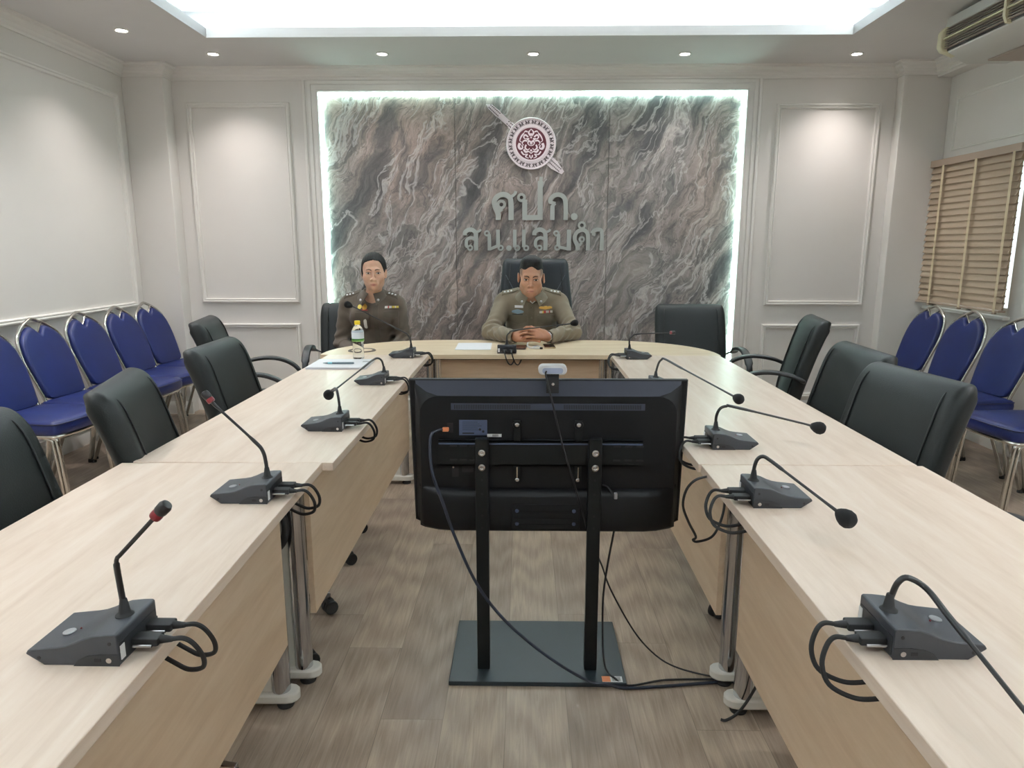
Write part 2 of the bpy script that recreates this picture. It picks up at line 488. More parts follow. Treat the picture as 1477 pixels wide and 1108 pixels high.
# ---------------------------------------------------------------- downlights
M_lamp = emat('lamp_disc', (255, 248, 238), 30.0)
def downlight(x, y, label):
    t = thing('downlight', 'ceiling light', label, (x, y, ZC), 0, 'recessed ceiling downlights')
    M().lathe([(.034, -.001), (.046, -.002), (.048, -.006), (.044, -.008), (.036, -.007), (.034, -.001)], 24).obj('trim_ring', M_white, t)
    M().lathe([(0, -.0025), (.034, -.0025), (.034, -.001)], 24).obj('lens', M_lamp, t, label='glowing lens')
    return t
DL = [(-2.565, 4.725, 'downlight nearest the left wall above the blue chairs'), (-2.224, 5.28, 'downlight in front of left tall wall frame'),
      (-1.018, 5.30, 'downlight above left part of the marble'), (.06, 5.316, 'downlight above the emblem'),
      (1.142, 5.335, 'downlight above right part of the marble'), (2.368, 5.356, 'downlight in front of right tall wall frame')]
for x, y, l in DL: downlight(x, y, l)
def spot(x, y, z, power, ang=70, col=(1, .905, .865), rot=(0, 0, 0), r=.03):
    l = bpy.data.lights.new('lamp', 'SPOT'); l.energy = power; l.spot_size = math.radians(ang); l.spot_blend = 1.0; l.color = col; l.shadow_soft_size = r
    o = bpy.data.objects.new('downlight_lamp', l); COL.objects.link(o); o.location = (x, y, z); o.rotation_euler = rot
    return o
SPOTS = []
for x, y, l in DL: SPOTS.append(spot(x, y, ZC - .012, 27 if abs(x) < 2 else 44, 112))
# downlights added out of view along both sides, to light the room
for k, y in enumerate((3.4, 2.1, .8, -.5)):
    for sx, nm in ((-2.565, 'left'), (2.565, 'right')):
        spot(sx, y, ZC - .012, 120, 120, (1, .965, .935))
        t = downlight(sx, y, 'added unseen downlight number %d on the %s side of the ceiling, counted from the marble' % (k + 2, nm))
# cove light behind the lip
def area(name, loc, rot, sx, sy, power, col):
    l = bpy.data.lights.new(name, 'AREA'); l.shape = 'RECTANGLE'; l.size = sx; l.size_y = sy; l.energy = power; l.color = col
    o = bpy.data.objects.new(name, l); COL.objects.link(o); o.location = loc; o.rotation_euler = rot
    return o
CC = (.80, .94, 1.0)
cw, cl = RX1 - RX0, RY1 - RY0
cx, cy = (RX0 + RX1) / 2, (RY0 + RY1) / 2
PW = 1.0
COVE = 30
area('cove_strip', (cx, RY1 + .10, ZC + .03), (PI, 0, 0), cw, .05, COVE * cw, CC)
area('cove_strip', (cx, RY0 - .10, ZC + .03), (PI, 0, 0), cw, .05, COVE * cw, CC)
area('cove_strip', (RX0 - .10, cy, ZC + .03), (PI, 0, 0), .05, cl, COVE * cl, CC)
area('cove_strip', (RX1 + .10, cy, ZC + .03), (PI, 0, 0), .05, cl, COVE * cl, CC)

# ---------------------------------------------------------------- emblem and letters
M_let = mat('satin_steel_letters', (168, 173, 170), 0.42, 0.35)
M_silver = mat('emblem_silver', (232, 225, 231), 0.4, 0.1)
M_maroon = mat('emblem_maroon', (84, 26, 44), 0.5)
M_dark = mat('emblem_dark', (60, 48, 56), 0.6)
LX0, LX1, LZ0, LZ1 = -.627, .808, 1.223, 2.599     # window of 1108 units used to lay out the lettering
def lx(u): return LX0 + (LX1 - LX0) * u / 1108.0
def lz(v): return LZ1 + (LZ0 - LZ1) * v / 1108.0
U = (LX1 - LX0) / 1108.0
eps = [0]
def ribbon(b, pts, w, d=.026):
    """flat stroke of width w (layout units) raised d off the slab"""
    eps[0] = (eps[0] + 1) % 7
    P = [Vector((lx(p[0]), lz(p[1]))) for p in pts]
    if len(P) > 2:
        P = [Vector((q.x, q.y)) for q in smooth_path([(p.x, p.y, 0) for p in P], 5)]
    n = len(P); L = []; R = []
    for i in range(n):
        t = (P[min(i + 1, n - 1)] - P[max(i - 1, 0)]).normalized()
        nn = Vector((-t.y, t.x)) * (w * U / 2)
        L.append(P[i] + nn); R.append(P[i] - nn)
    dd = d + eps[0] * .00025
    rings = [[(l.x, ym - .004, l.y), (l.x, ym - dd, l.y), (r.x, ym - dd, r.y), (r.x, ym - .004, r.y)] for l, r in zip(L, R)]
    b.loft(rings)
def ring(b, c, ro, ri, d=.026):
    eps[0] = (eps[0] + 1) % 7
    dd = d + eps[0] * .00025
    X, Z = lx(c[0]), lz(c[1])
    if ri > 0: prof = [(ri * U, .004), (ri * U, dd), (ro * U, dd), (ro * U, .004)]
    else: prof = [(0, dd), (ro * U, dd), (ro * U, .004)]
    b.lathe(prof, 20, (X, ym, Z), (0, -1, 0), cap=False)
def glyph(parent, strokes):
    b = M()
    for s in strokes:
        if s[0] == 'r': ring(b, s[1], s[2], s[3])
        else: ribbon(b, s[1], s[0])
    b.obj('letter', M_let, parent, smooth=30)
t1 = thing('wall_lettering', 'lettering', 'upper line of large steel letters below the emblem', (0, 0, 0))
glyph(t1, [(32, [(324, 832), (323, 795), (306, 752), (300, 715), (322, 684), (358, 673), (390, 688), (402, 725), (403, 832)]), (20, [(330, 775), (350, 762)]), ('r', (343, 735), 29, 12), (18, [(398, 690), (424, 672), (432, 652)])])
glyph(t1, [('r', (467, 692), 27, 11), (30, [(487, 705), (487, 822)]), (30, [(472, 817), (598, 817)]), (32, [(582, 826), (582, 590)]), (20, [(582, 610), (588, 564)])])
glyph(t1, [(28, [(657, 832), (657, 742)]), (20, [(654, 748), (674, 727)]), (18, [(676, 729), (634, 719)]), (27, [(643, 722), (646, 702), (664, 682), (692, 674), (720, 684), (735, 708), (739, 750), (739, 832)])])
glyph(t1, [('r', (792, 811), 21, 0)])
t2 = thing('wall_lettering', 'lettering', 'lower line of smaller steel letters above the high backed chair', (0, 0, 0))
def so(dx):
    return [(26, [(116, 928), (120, 906), (150, 892), (178, 906), (185, 940), (185, 1025)]), (20, [(183, 958), (155, 944), (128, 958), (124, 990), (132, 1004)]), ('r', (148, 1008), 19, 8), (14, [(182, 908), (206, 902), (214, 890)])], dx
def shift(strokes, dx):
    out = []
    for s in strokes:
        if s[0] == 'r': out.append(('r', (s[1][0] + dx, s[1][1]), s[2], s[3]))
        else: out.append((s[0], [(x + dx, y) for x, y in s[1]]))
    return out
glyph(t2, so(0)[0])
glyph(t2, [('r', (254, 916), 19, 8), (22, [(268, 920), (268, 1025)]), (18, [(272, 1016), (318, 996)]), (24, [(322, 893), (322, 1006)]), ('r', (338, 1008), 19, 8)])
glyph(t2, [('r', (390, 1010), 17, 0)])
glyph(t2, [(22, [(426, 893), (426, 1004)]), ('r', (441, 1009), 19, 8), (22, [(482, 893), (482, 1004)]), ('r', (497, 1009), 19, 8)])
glyph(t2, shift(so(0)[0], 431))
glyph(t2, [('r', (683, 916), 19, 8), (22, [(697, 920), (697, 1000)]), ('r', (690, 1006), 19, 8), (18, [(700, 1002), (752, 1014)]), (26, [(762, 893), (762, 1025)])])
glyph(t2, [(24, [(818, 1025), (814, 990), (798, 955), (806, 914), (842, 894), (872, 910), (880, 950), (880, 1025)]), (16, [(820, 1000), (842, 975)]), ('r', (842, 954), 19, 8), ('r', (840, 866), 25, 12)])
glyph(t2, [(18, [(906, 918), (926, 926)]), (24, [(906, 918), (918, 898), (945, 893), (964, 912), (966, 1025)])])

# emblem: round shield over a slanting sheathed sword
em = thing('police_emblem', 'emblem', 'round maroon and silver shield emblem with slanting sword on the marble', (.052, ym, 2.148))
R0 = .193
def disc(prof, name, m, lab=None, n=48):
    return M().lathe(prof, n, (0, 0, 0), (0, -1, 0)).obj(name, m, em, label=lab)
disc([(0, .022), (R0 * .985, .022), (R0, .018), (R0, .002)], 'shield', M_silver)
b = M()
for rr, th in ((.985, .006), (.70, .0035), (.665, .0045), (.635, .003)):
    c = [(R0 * rr * math.cos(2 * PI * i / 64), -.023, R0 * rr * math.sin(2 * PI * i / 64)) for i in range(64)]
    b.tube(c, th, 6, closed=True)
b.obj('rim', M_silver, em)
disc([(0, .0245), (R0 * .62, .0245), (R0 * .62, .020)], 'centre_field', M_maroon, 'maroon centre')
def flatstroke(b, pts, w, y0, y1):
    P = [Vector((p[0], p[1])) for p in pts]
    if len(P) > 2: P = [Vector((q.x, q.y)) for q in smooth_path([(p.x, p.y, 0) for p in P], 4)]
    n = len(P); rings = []
    for i in range(n):
        t = (P[min(i + 1, n - 1)] - P[max(i - 1, 0)]).normalized(); q = i / (n - 1)
        nn = Vector((-t.y, t.x)) * w / 2 * (0.45 + 0.55 * math.sin(PI * min(1, .25 + q)))
        l = P[i] + nn; r = P[i] - nn
        rings.append([(l.x, y0, l.y), (l.x, y1, l.y), (r.x, y1, r.y), (r.x, y0, r.y)])
    b.loft(rings)
b = M()
for k in range(20):            # dark scroll marks round the rim
    a = 2 * PI * (k + .5) / 20
    for (u0, w0, u1, w1, th) in ((-.024, .775, -.012, .93, .0075), (-.012, .765, -.014, .925, .006), (-.010, .86, .001, .78, .007), (.004, .93, .004, .765, .0075), (.006, .85, .021, .93, .0075), (.007, .84, .020, .77, .007), (-.024, .92, -.018, .88, .007)):
        p = []
        for u, w in ((u0, w0), (u1, w1)):
            p.append((R0 * w * math.sin(a + u / (R0 * .8) * .85), R0 * w * math.cos(a + u / (R0 * .8) * .85)))
        flatstroke(b, p, th, -.0215, -.0245)
b.obj('rim_scrolls', M_dark, em, label='dark scroll marks')
b = M()
def sym(pts, w):
    for sg in (1, -1): flatstroke(b, [(sg * x * R0, z * R0) for x, z in pts], w, -.0235, -.0285)
sym([(.0, .05), (.07, .10), (.13, .05), (.10, -.04), (.0, -.08)], .012)
sym([(.02, .30), (.10, .42), (.06, .50), (.0, .56)], .013)
sym([(.12, .26), (.24, .34), (.30, .25), (.22, .18), (.16, .22)], .012)
sym([(.30, .40), (.40, .28), (.46, .12), (.38, .06)], .011)
sym([(.16, .10), (.28, .12), (.36, .02), (.30, -.06)], .011)
sym([(.46, .02), (.50, -.10), (.44, -.20), (.34, -.16), (.38, -.06)], .020)
sym([(.20, -.04), (.24, -.16), (.14, -.24), (.06, -.18)], .013)
sym([(.30, -.22), (.22, -.32), (.10, -.30), (.0, -.38)], .015)
sym([(.40, -.30), (.30, -.42), (.20, -.40)], .012)
sym([(.14, -.40), (.22, -.50), (.10, -.56)], .012)
sym([(.08, .20), (.16, .16), (.06, .12)], .012)
sym([(.14, .46), (.24, .48), (.30, .40)], .010)
sym([(.06, -.44), (.04, -.52), (.0, -.58)], .011)
b.obj('centre_ornament', M_silver, em, label='silver scroll figure')
b = M()
for k, (x, z, r) in enumerate(((0, .36, .05), (0, .24, .04), (0, .02, .06), (0, -.26, .045), (.44, -.02, .03), (-.44, -.02, .03))):
    b.lathe([(0, .031), (r * R0 * .6, .030), (r * R0, .024)], 14, (x * R0, 0, z * R0), (0, -1, 0))
b.obj('studs', M_silver, em)
# sword: hilt upper left, sheath tip lower right
d = Vector((.598, 0, -.52)).normalized(); nrm = Vector((d.z, 0, -d.x))
def sw(a, w0, w1, a2):
    p = [d * a + nrm * w0, d * a2 + nrm * w1, d * a2 - nrm * w1, d * a - nrm * w0]
    return [(q.x, q.z) for q in p]
b = M()
for poly in (sw(-.42, .020, .026, -.34), sw(-.34, .022, .020, -.22), sw(-.22, .026, .026, -.15)):
    b.prism(poly, -.004, -.017, lambda u, v, w: (u, w, v))
b.prism([((d * -.46 + nrm * .008).x, (d * -.46 + nrm * .008).z), ((d * -.42 + nrm * .022).x, (d * -.42 + nrm * .022).z), ((d * -.42 - nrm * .022).x, (d * -.42 - nrm * .022).z)], -.004, -.017, lambda u, v, w: (u, w, v))
b.obj('sword_hilt', M_silver, em)
b = M()
for poly in (sw(.15, .036, .036, .25), sw(.25, .034, .014, .335)):
    b.prism(poly, -.004, -.017, lambda u, v, w: (u, w, v))
b.obj('sheath_tip', M_silver, em)
b = M()
for a in (-.43, -.415, -.40, -.385, -.37, -.355, -.34, -.245, -.225, -.21, -.195, -.18, -.165, .175, .19, .205, .22, .235, .25, .265, .28, .295):
    for s in (-1, 1):
        q = d * a + nrm * (.009 * s); e2 = d * (a + .012) + nrm * (.015 * s)
        flatstroke(b, [(q.x, q.z), (e2.x, e2.z)], .009, -.0165, -.0185)
b.obj('sword_engraving', M_dark, em, label='dark engraved marks')
# ================================================================= tables
M_pw = mat('white_powder_coat', (224, 223, 216), 0.35)
M_rub = mat('black_rubber', (22, 22, 24), 0.7)
M_edge = mat('maple_edge_band', (200, 178, 152), 0.4)
TZ, TH = .75, .025

def leg(parent, tipx, y, sx):
    """T foot: bar runs away from the aisle; sx is the direction away from the aisle"""
    b = M()
    out = [(tipx + sx * (.03 - .03 * math.cos(a)), y + .03 * math.sin(a)) for a in [math.radians(q) for q in (-90, -60, -30, 0, 30, 60, 90)]]
    out = [(tipx + sx * (.035 - .035 * math.cos(math.radians(q))), y + .032 * math.sin(math.radians(q))) for q in (-90, -60, -30, 0, 30, 60, 90)]
    e = tipx + sx * .43
    out += [(e - sx * (.035 - .035 * math.cos(math.radians(q))), y + .032 * math.sin(math.radians(q))) for q in (90, 60, 30, 0, -30, -60, -90)]
    b.prism(out, .022, .052)
    lg = b.obj('leg', M_pw, parent, bevel=.006)
    for off in (.055, .37):
        M().tube([(tipx + sx * off, y, .05), (tipx + sx * off, y, TZ - TH - .012)], .027, 20).obj('chrome_column', M_chrome, lg, label='chrome column')
    c = M().box(min(tipx + sx * .08, tipx + sx * .345), max(tipx + sx * .08, tipx + sx * .345), y - .012, y + .012, .05, TZ - TH - .012)
    c.obj('spine', M_pw, lg)
    M().box(min(tipx - sx * .0, tipx + sx * .43), max(tipx, tipx + sx * .43), y - .02, y + .02, TZ - TH - .014, TZ - TH).obj('bracket', M_pw, lg)
    for off in (.045, .385):
        M().lathe([(.024, 0), (.026, .006), (.02, .022)], 16, (tipx + sx * off, y, 0)).obj('glide', M_rub, lg, label='black foot glide')

def side_table(name, label, xin, xout, y0, y1, legs, pan, sx, rot=0.0, grp=None):
    cx_, cy_ = (xin + xout) / 2, (y0 + y1) / 2
    t = thing(name, 'table', label, (cx_, cy_, 0), rot, grp)
    w = abs(xout - xin) / 2; l = (y1 - y0) / 2
    M().box(-w, w, -l, l, TZ - TH, TZ).obj('tabletop', M_top, t, bevel=.0015)
    tip = -sx * w + sx * .095          # foot tip, local
    for yy in legs: leg(t, tip, yy - cy_, sx)
    px = tip + sx * .026
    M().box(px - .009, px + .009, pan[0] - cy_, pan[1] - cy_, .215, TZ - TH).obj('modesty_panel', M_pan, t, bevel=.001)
    return t
side_table('conference_table', 'left table nearest the camera under the red ringed microphones', -.553, -1.121, .07, 1.879, (.13, 1.85), (.16, 1.822), -1, math.radians(1.2), 'straight conference tables')
side_table('conference_table', 'left table running from the seam up to the head table', -.541, -1.115, 1.885, 3.905, (1.975, 3.86), (2.004, 3.828), -1, 0, 'straight conference tables')
side_table('conference_table', 'right table nearest the camera with two microphones', .500, 1.117, .07, 1.882, (.13, 1.85), (.16, 1.822), 1, 0, 'straight conference tables')
side_table('conference_table', 'right table running from the seam up to the head table', .494, 1.105, 1.888, 3.905, (1.985, 3.86), (2.014, 3.828), 1, 0, 'straight conference tables')
# head table, rounded at both back corners
t = thing('head_table', 'table', 'rounded maple head table in front of the two seated officers', (0, 3.908, 0))
def corner(cx, cy, rx, ry, a0, a1, n=14):
    return [(cx + rx * math.cos(math.radians(a0 + (a1 - a0) * i / n)), cy + ry * math.sin(math.radians(a0 + (a1 - a0) * i / n))) for i in range(n + 1)]
out = [(-1.165, 0), (1.115, 0)] + corner(.48, .05, .635, .60, 0, 90) + corner(-.50, .05, .665, .60, 90, 180)
b = M(); b.prism(out, TZ - TH, TZ)
b.obj('tabletop', M_topx, t, bevel=.0015)
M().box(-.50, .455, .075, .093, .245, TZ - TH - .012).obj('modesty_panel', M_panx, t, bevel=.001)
M().box(-.50, .455, .06, .10, TZ - TH - .012, TZ - TH).obj('gap_shade', M_rub, t, label='dark strip painted as the shaded gap under the top')  # black strip stands in for the shaded gap below the tabletop
for x in (-.545, .50):
    for dx in (0, .05): M().tube([(x + dx * (1 if x < 0 else -1) * .9, .09, .0), (x + dx * (1 if x < 0 else -1) * .9, .09, TZ - TH - .005)], .024, 16).obj('chrome_column', M_chrome, t, label='chrome column at the inner corner')
for x in (-.86, .81):
    b = M(); b.tube([(x, .35, .05), (x, .35, TZ - TH)], .03, 18)
    lg = b.obj('leg', M_chrome, t)
    M().rbox((x, .30, .035), (.064, .42, .03), .012).obj('foot', M_pw, lg, label='white foot bar')
    for yy in (.12, .48): M().lathe([(.024, 0), (.026, .006), (.02, .022)], 16, (x, yy, 0)).obj('glide', M_rub, lg)
M_grom = mat('brown_grommet_plastic', (74, 58, 48), 0.5)
g_ = thing('cable_grommet', 'cable grommet', 'brown round cable grommet set in the head table behind the bottle', (-.958, 4.06, TZ))
M().lathe([(.062, .0), (.062, .004), (.078, .005), (.082, .0005), (.082, 0)], 36).obj('collar', M_grom, g_)
M().lathe([(0, .0032), (.061, .0032), (.061, .0005)], 36).obj('cover', M_topx, g_)

# ================================================================= conference microphones
M_mic = mat('charcoal_plastic', (50, 53, 59), 0.42, bump=.05, bscale=900)
M_micd = mat('dark_plastic', (36, 38, 42), 0.5)
M_neck = mat('gooseneck_black', (24, 23, 26), 0.38)
M_foam = mat('black_foam', (14, 14, 16), 0.95, bump=.4, bscale=700)
M_red = mat('red_ring', (118, 24, 34), 0.3)
M_btn = mat('silver_button', (176, 180, 186), 0.3, .5)
M_wht = mat('white_sticker', (226, 228, 230), 0.5)
M_scr = mat('silver_screw', (200, 200, 202), 0.25, 1.0)
SIDE = [(0, 0), (.112, 0), (.138, .018), (.134, .024), (.092, .0285), (.078, .031), (.064, .036), (.050, .0425), (.036, .047), (.018, .049), (.003, .0495), (0, .047)]
LOW = [(.0, 0), (.068, 0), (.060, .010), (.046, .016), (.026, .0185), (0, .0185)]
HW = .054
def mic_base(t):
    b = M(); b.prism(SIDE, -HW, HW, lambda u, v, w: (u, w, v))
    b.obj('base', M_mic, t, bevel=.0025, seg=2)
    for s in (-1, 1):
        M().prism(LOW, s * HW, s * (HW + .0012), lambda u, v, w: (u, w, v)).obj('side_inset', M_micd, t)
    b = M().lathe([(0, .0012), (.009, .0012), (.0095, 0)], 20)
    b.xf(Matrix.Translation((.098, .012, .0292)) @ Matrix.Rotation(math.radians(6), 4, 'Y'))
    b.obj('talk_button', M_btn, t, label='round silver talk button')
    M().ball((.085, .004, .0305), .0016, 6).obj('indicator_light', M_red, t)
    b = M()
    for s in (-1, 1):
        for x, z in ((.012, .035), (.118, .012)): b.lathe([(0, .0006), (.0028, .0006), (.0028, 0)], 10, (x, s * HW, z), (0, s, 0))
    b.obj('screw_hole', M_rub, t)
    for s in (-1, 1):
        M().lathe([(.0012, .0030), (.0042, .0030), (.0046, .0010)], 12, (.014, s * HW, .010), (0, s, 0)).obj('audio_jack', M_scr, t)
        M().box(.026, .036, s * (HW + .001) - .0006, s * (HW + .001) + .0008, .007, .012).obj('switch', M_rub, t)
    M().box(-.0012, .0, -HW + .004, HW - .004, .005, .034).obj('rear_panel', M_micd, t)
    M().box(-.0020, -.0010, HW - .014, HW - .003, .008, .030).obj('port', M_wht, t, label='white rear port')
def mic_cables(t, drop, both=True):
    """two plugs at the back; cables curl over the table edge. drop: distance from back of base to table edge"""
    for k, (yy, dz) in enumerate(((-.028, 0), (.012, .0))):
        b = M()
        b.rbox((-.021, yy, .0185), (.040, .024, .013), .003)
        b.tube([(-.040, yy, .0185), (-.058, yy, .0185)], [.0068, .0042], 10)
        p = b.obj('plug', M_rub, t, label='black cable plug')
        for s in (-1, 1): M().tube([(-.004, yy + s * .0152, .0155), (-.034, yy + s * .0152, .0155)], .0024, 8).obj('thumbscrew', M_scr, p)
        e = -(drop + .018 + .012 * k)
        pts = [(-.056, yy, .0185), (-.075, yy, .020), (min(e, -.088), yy - .004, .008), (min(e, -.09) - .006, yy - .012, -.018), (min(e, -.088), yy - .024, -.044), (-drop - .004, yy - .036, -.056), (-drop + .022, yy - .046, -.052), (-drop + .062, yy - .056, -.036)]
        M().tube(smooth_path(pts, 5), .0038, 8).obj('cable', M_rub, t, label='black cable')
mics = []
def microphone(back, ang, neck, label, foam, plain=False, drop=.055):
    """back: world point, bottom centre of the rear face; neck: world points"""
    t = thing('desk_microphone', 'microphone', label, back, ang, 'gooseneck desk microphones')
    if not mics:
        mic_base(t)
    else:
        for k in mics[0]:
            c = k.copy(); COL.objects.link(c); c.parent = t
            for g in kids(k):
                d_ = g.copy(); COL.objects.link(d_); d_.parent = c
    if not mics: mics.append([k for k in kids(t)])
    mic_cables(t, drop)
    inv = (Matrix.Translation(back) @ Matrix.Rotation(ang, 4, 'Z')).inverted()
    P = [inv @ Vector(p) for p in neck]
    sx0 = P[0]
    M().lathe([(.0135, -.003), (.0135, .001), (.010, .004), (.0085, .006), (.0052, .026), (.0045, .027)], 18, (sx0.x, sx0.y, .0485)).obj('collar', M_rub, t)
    P[0].z = .060
    pts = smooth_path(P[:-1], 6)
    end = (P[-1] - P[-2]).normalized()
    tip = P[-1]
    pts.append(tip - end * .004)
    rr = []
    L = 0; tot = sum((pts[i + 1] - pts[i]).length for i in range(len(pts) - 1))
    for i in range(len(pts)):
        if i: L += (pts[i] - pts[i - 1]).length
        rr.append(.0046 if L < .40 * tot else (.0033 if L < .93 * tot else .0042))
    M().tube(pts, rr, 10).obj('gooseneck', M_neck, t)
    if foam:
        b = M().lathe([(0, -.022), (.007, -.021), (.011, -.016), (.0165, -.006), (.0195, .004), (.019, .013), (.014, .021), (.007, .0245), (0, .025)], 22, tip, end)
        b.obj('windscreen', M_foam, t, label='black foam windscreen')
    else:
        b = M().lathe([(.0042, -.012), (.0085, -.011), (.0092, -.008), (.0092, -.002), (.0085, 0)], 18, tip, end)
        b.obj('ring', M_red, t, label='red ring')
        b = M().lathe([(.0085, 0), (.0098, .003), (.0102, .014), (.008, .019), (0, .021)], 18, tip, end)
        b.obj('capsule', M_neck, t, label='black microphone capsule')
    return t
W_ = PI
def straight(p, q, n=3):
    return [tuple(Vector(p).lerp(Vector(q), (i + 1) / (n + 1))) for i in range(n)]
microphone((-.588, .960, TZ), W_, [(-.609, .965, .804), (-.611, .965, .841), (-.613, .965, .878), (-.611, .965, .891), (-.603, .965, .899), (-.546, .965, .958), (-.540, .965, .964)],
           'nearest microphone on the left table, bare red ringed head bent towards the aisle', False)
microphone((-.609, 1.612, TZ), W_, [(-.625, 1.61, .809), (-.626, 1.61, .836), (-.632, 1.61, .866), (-.652, 1.61, .892), (-.740, 1.61, .980), (-.752, 1.61, .996)],
           'microphone beside left table seam, long neck pointing at the chairs, red ringed head', False)
microphone((-.602, 2.275, TZ), W_, [(-.621, 2.275, .81), (-.622, 2.275, .839), (-.627, 2.281, .866), (-.637, 2.305, .876), (-.658, 2.36, .868), (-.688, 2.44, .848), (-.717, 2.52, .827), (-.750, 2.61, .800)],
           'microphone just past left table seam, neck pointing away from camera', False)
p0, p1 = (-.672, 3.03, .858), (-.731, 2.545, .808)
microphone((-.616, 3.065, TZ), W_, [(-.629, 3.07, .802), (-.631, 3.07, .827), (-.638, 3.068, .852), (-.654, 3.06, .864)] + [p0] + straight(p0, p1) + [p1],
           'microphone in front of the papers, foam head leaning towards the camera', True)
microphone((-.609, 3.83, TZ), W_, [(-.628, 3.83, .808), (-.631, 3.83, .843), (-.646, 3.83, .874), (-.676, 3.83, .893), (-.937, 3.83, 1.027), (-.967, 3.83, 1.038)],
           'microphone in front of the woman, foam head raised before her chest', True)
microphone((-.098, 3.963, TZ), PI / 2, [(-.098, 3.985, .807), (-.098, 3.985, .848), (-.082, 3.988, .868), (-.042, 3.992, .882), (.268, 4.04, .914), (.292, 4.042, .918)],
           'microphone in front of the seated man, seen from behind, foam head at his elbow', True)
microphone((.562, 3.81, TZ), 0, [(.583, 3.81, .817), (.582, 3.81, .850), (.596, 3.81, .871), (.626, 3.81, .883), (.785, 3.81, .890), (.812, 3.81, .891)],
           'microphone on right end of head table before the empty armchair', False)
p0, p1 = (.605, 2.96, .880), (.783, 2.497, .808)
microphone((.548, 2.96, TZ), 0, [(.571, 2.965, .802), (.573, 2.965, .83), (.582, 2.965, .862), (.592, 2.962, .876)] + [p0] + straight(p0, p1) + [p1],
           'microphone half hidden behind the television, foam head leaning over the right table', True)
microphone((.572, 2.085, TZ), 0, [(.592, 2.085, .812), (.592, 2.085, .841), (.602, 2.085, .865), (.621, 2.085, .873), (.648, 2.085, .870), (.864, 2.085, .818), (.903, 2.085, .807)],
           'microphone just past right table seam, foam head hanging out over the table', True)
p0, p1 = (.588, 1.60, .852), (.668, 1.375, .800)
microphone((.539, 1.606, TZ), 0, [(.555, 1.61, .806), (.555, 1.61, .83), (.561, 1.61, .851), (.573, 1.608, .859)] + [p0] + straight(p0, p1) + [p1],
           'microphone just before right table seam, foam head pointing at the camera', True)
p0, p1 = (.612, .985, .842), (.640, .66, .775)
p1 = (.607, .759, .800)
microphone((.548, .996, TZ), 0, [(.567, 1.0, .798), (.570, 1.0, .824), (.577, 1.0, .844), (.590, .998, .853)] + [p0] + straight(p0, p1) + [p1] + [(.604, .60, .771), (.604, .58, .768)],
           'nearest microphone on the right table, neck running out of the picture', True)

# ================================================================= things on the tables
M_paper = mat('white_paper', (238, 240, 246), 0.6)
def sheets(name, label, c, w, d, rot, n, group=None):
    t = thing(name, 'paper', label, (c[0], c[1], TZ), rot)
    b = M()
    for i in range(n):
        dx, dy, a = random.uniform(-.004, .004), random.uniform(-.004, .004), random.uniform(-.02, .02)
        R = Matrix.Rotation(a, 4, 'Z')
        vs = [R @ Vector((sx * w / 2 + dx, sy * d / 2 + dy, i * .0022 + .0003 + z)) for z in (0, .0016) for sx, sy in ((-1, -1), (1, -1), (1, 1), (-1, 1))]
        b.add(vs, [(0, 3, 2, 1), (4, 5, 6, 7), (0, 1, 5, 4), (1, 2, 6, 5), (2, 3, 7, 6), (3, 0, 4, 7)])
    b.obj('sheets', M_paper, t)
    return t
ps = sheets('paper_stack', 'stack of white papers with a pen on the left table', (-.945, 3.545, 0), .30, .26, .03, 5)
# a few printed lines at the far right corner of the top sheet
b = M()
for i, w in enumerate((.030, .044, .036)):
    b.box(.10, .10 + w, .055 - i * .012, .059 - i * .012, .0113, .0115)
b.obj('printed_lines', M_micd, ps)
sheets('paper_sheet', 'single white sheet on the head table left of the man', (-.305, 4.25, 0), .215, .30, .0, 1)
M_pen = mat('grey_pen', (92, 108, 116), 0.35); M_penb = mat('pale_blue_grip', (120, 186, 200), 0.4)
pn = thing('pen', 'pen', 'grey pen with pale blue band lying on the paper stack', (-.955, 3.512, TZ + .0165), .02)
M().tube([(-.03, 0, 0), (.078, 0, 0), (.082, 0, 0)], [.0052, .0052, .003], 12).obj('barrel', M_pen, pn)
M().tube([(-.052, 0, 0), (-.03, 0, 0)], .0054, 12).obj('grip', M_penb, pn, label='pale blue band')
M().tube([(-.078, 0, 0), (-.06, 0, 0), (-.052, 0, 0)], [.0012, .004, .0052], 12).obj('tip', M_pen, pn)
# water bottle
def clear_mat(name, rgb, ior=1.45, rough=.02):
    g = N(name); g.set(Base_Color=srgb(rgb), Roughness=rough, IOR=ior, Transmission_Weight=1.0); return g.mat
M_pet = clear_mat('clear_bottle', (246, 250, 252), 1.2)
M_water = clear_mat('water', (250, 252, 253), 1.33)
M_cap = mat('yellow_cap', (236, 206, 40), 0.4)
bt = thing('water_bottle', 'bottle', 'clear water bottle with yellow cap and green striped label', (-.901, 3.735, TZ + .002))
pr = [(0, .004), (.022, .0), (.028, .003), (.030, .010)]
for i in range(7): pr += [(.0305, .018 + i * .011), (.0285, .0235 + i * .011)]
pr += [(.0315, .096), (.0325, .10), (.0325, .150), (.031, .158), (.025, .172), (.017, .183), (.0125, .188), (.0125, .192)]
M().lathe(pr, 28).obj('body', M_pet, bt, smooth=60)
def label_mat():
    g = N('bottle_label')
    z = g('ShaderNodeSeparateXYZ', {0: g('ShaderNodeTexCoord').outputs['Object']}).outputs[2]
    mr = g('ShaderNodeMapRange', {0: z, 1: .098, 2: .152}).outputs[0]
    W1, G, Y, L = srgb((226, 232, 240)), srgb((70, 140, 50)), srgb((214, 208, 70)), srgb((150, 196, 110))
    g.set(Base_Color=g.ramp(mr, [(0, L), (.12, G), (.22, srgb((46, 116, 44))), (.30, W1), (.86, W1), (.93, srgb((196, 206, 220)))], 'CONSTANT'), Roughness=.35)
    return g.mat
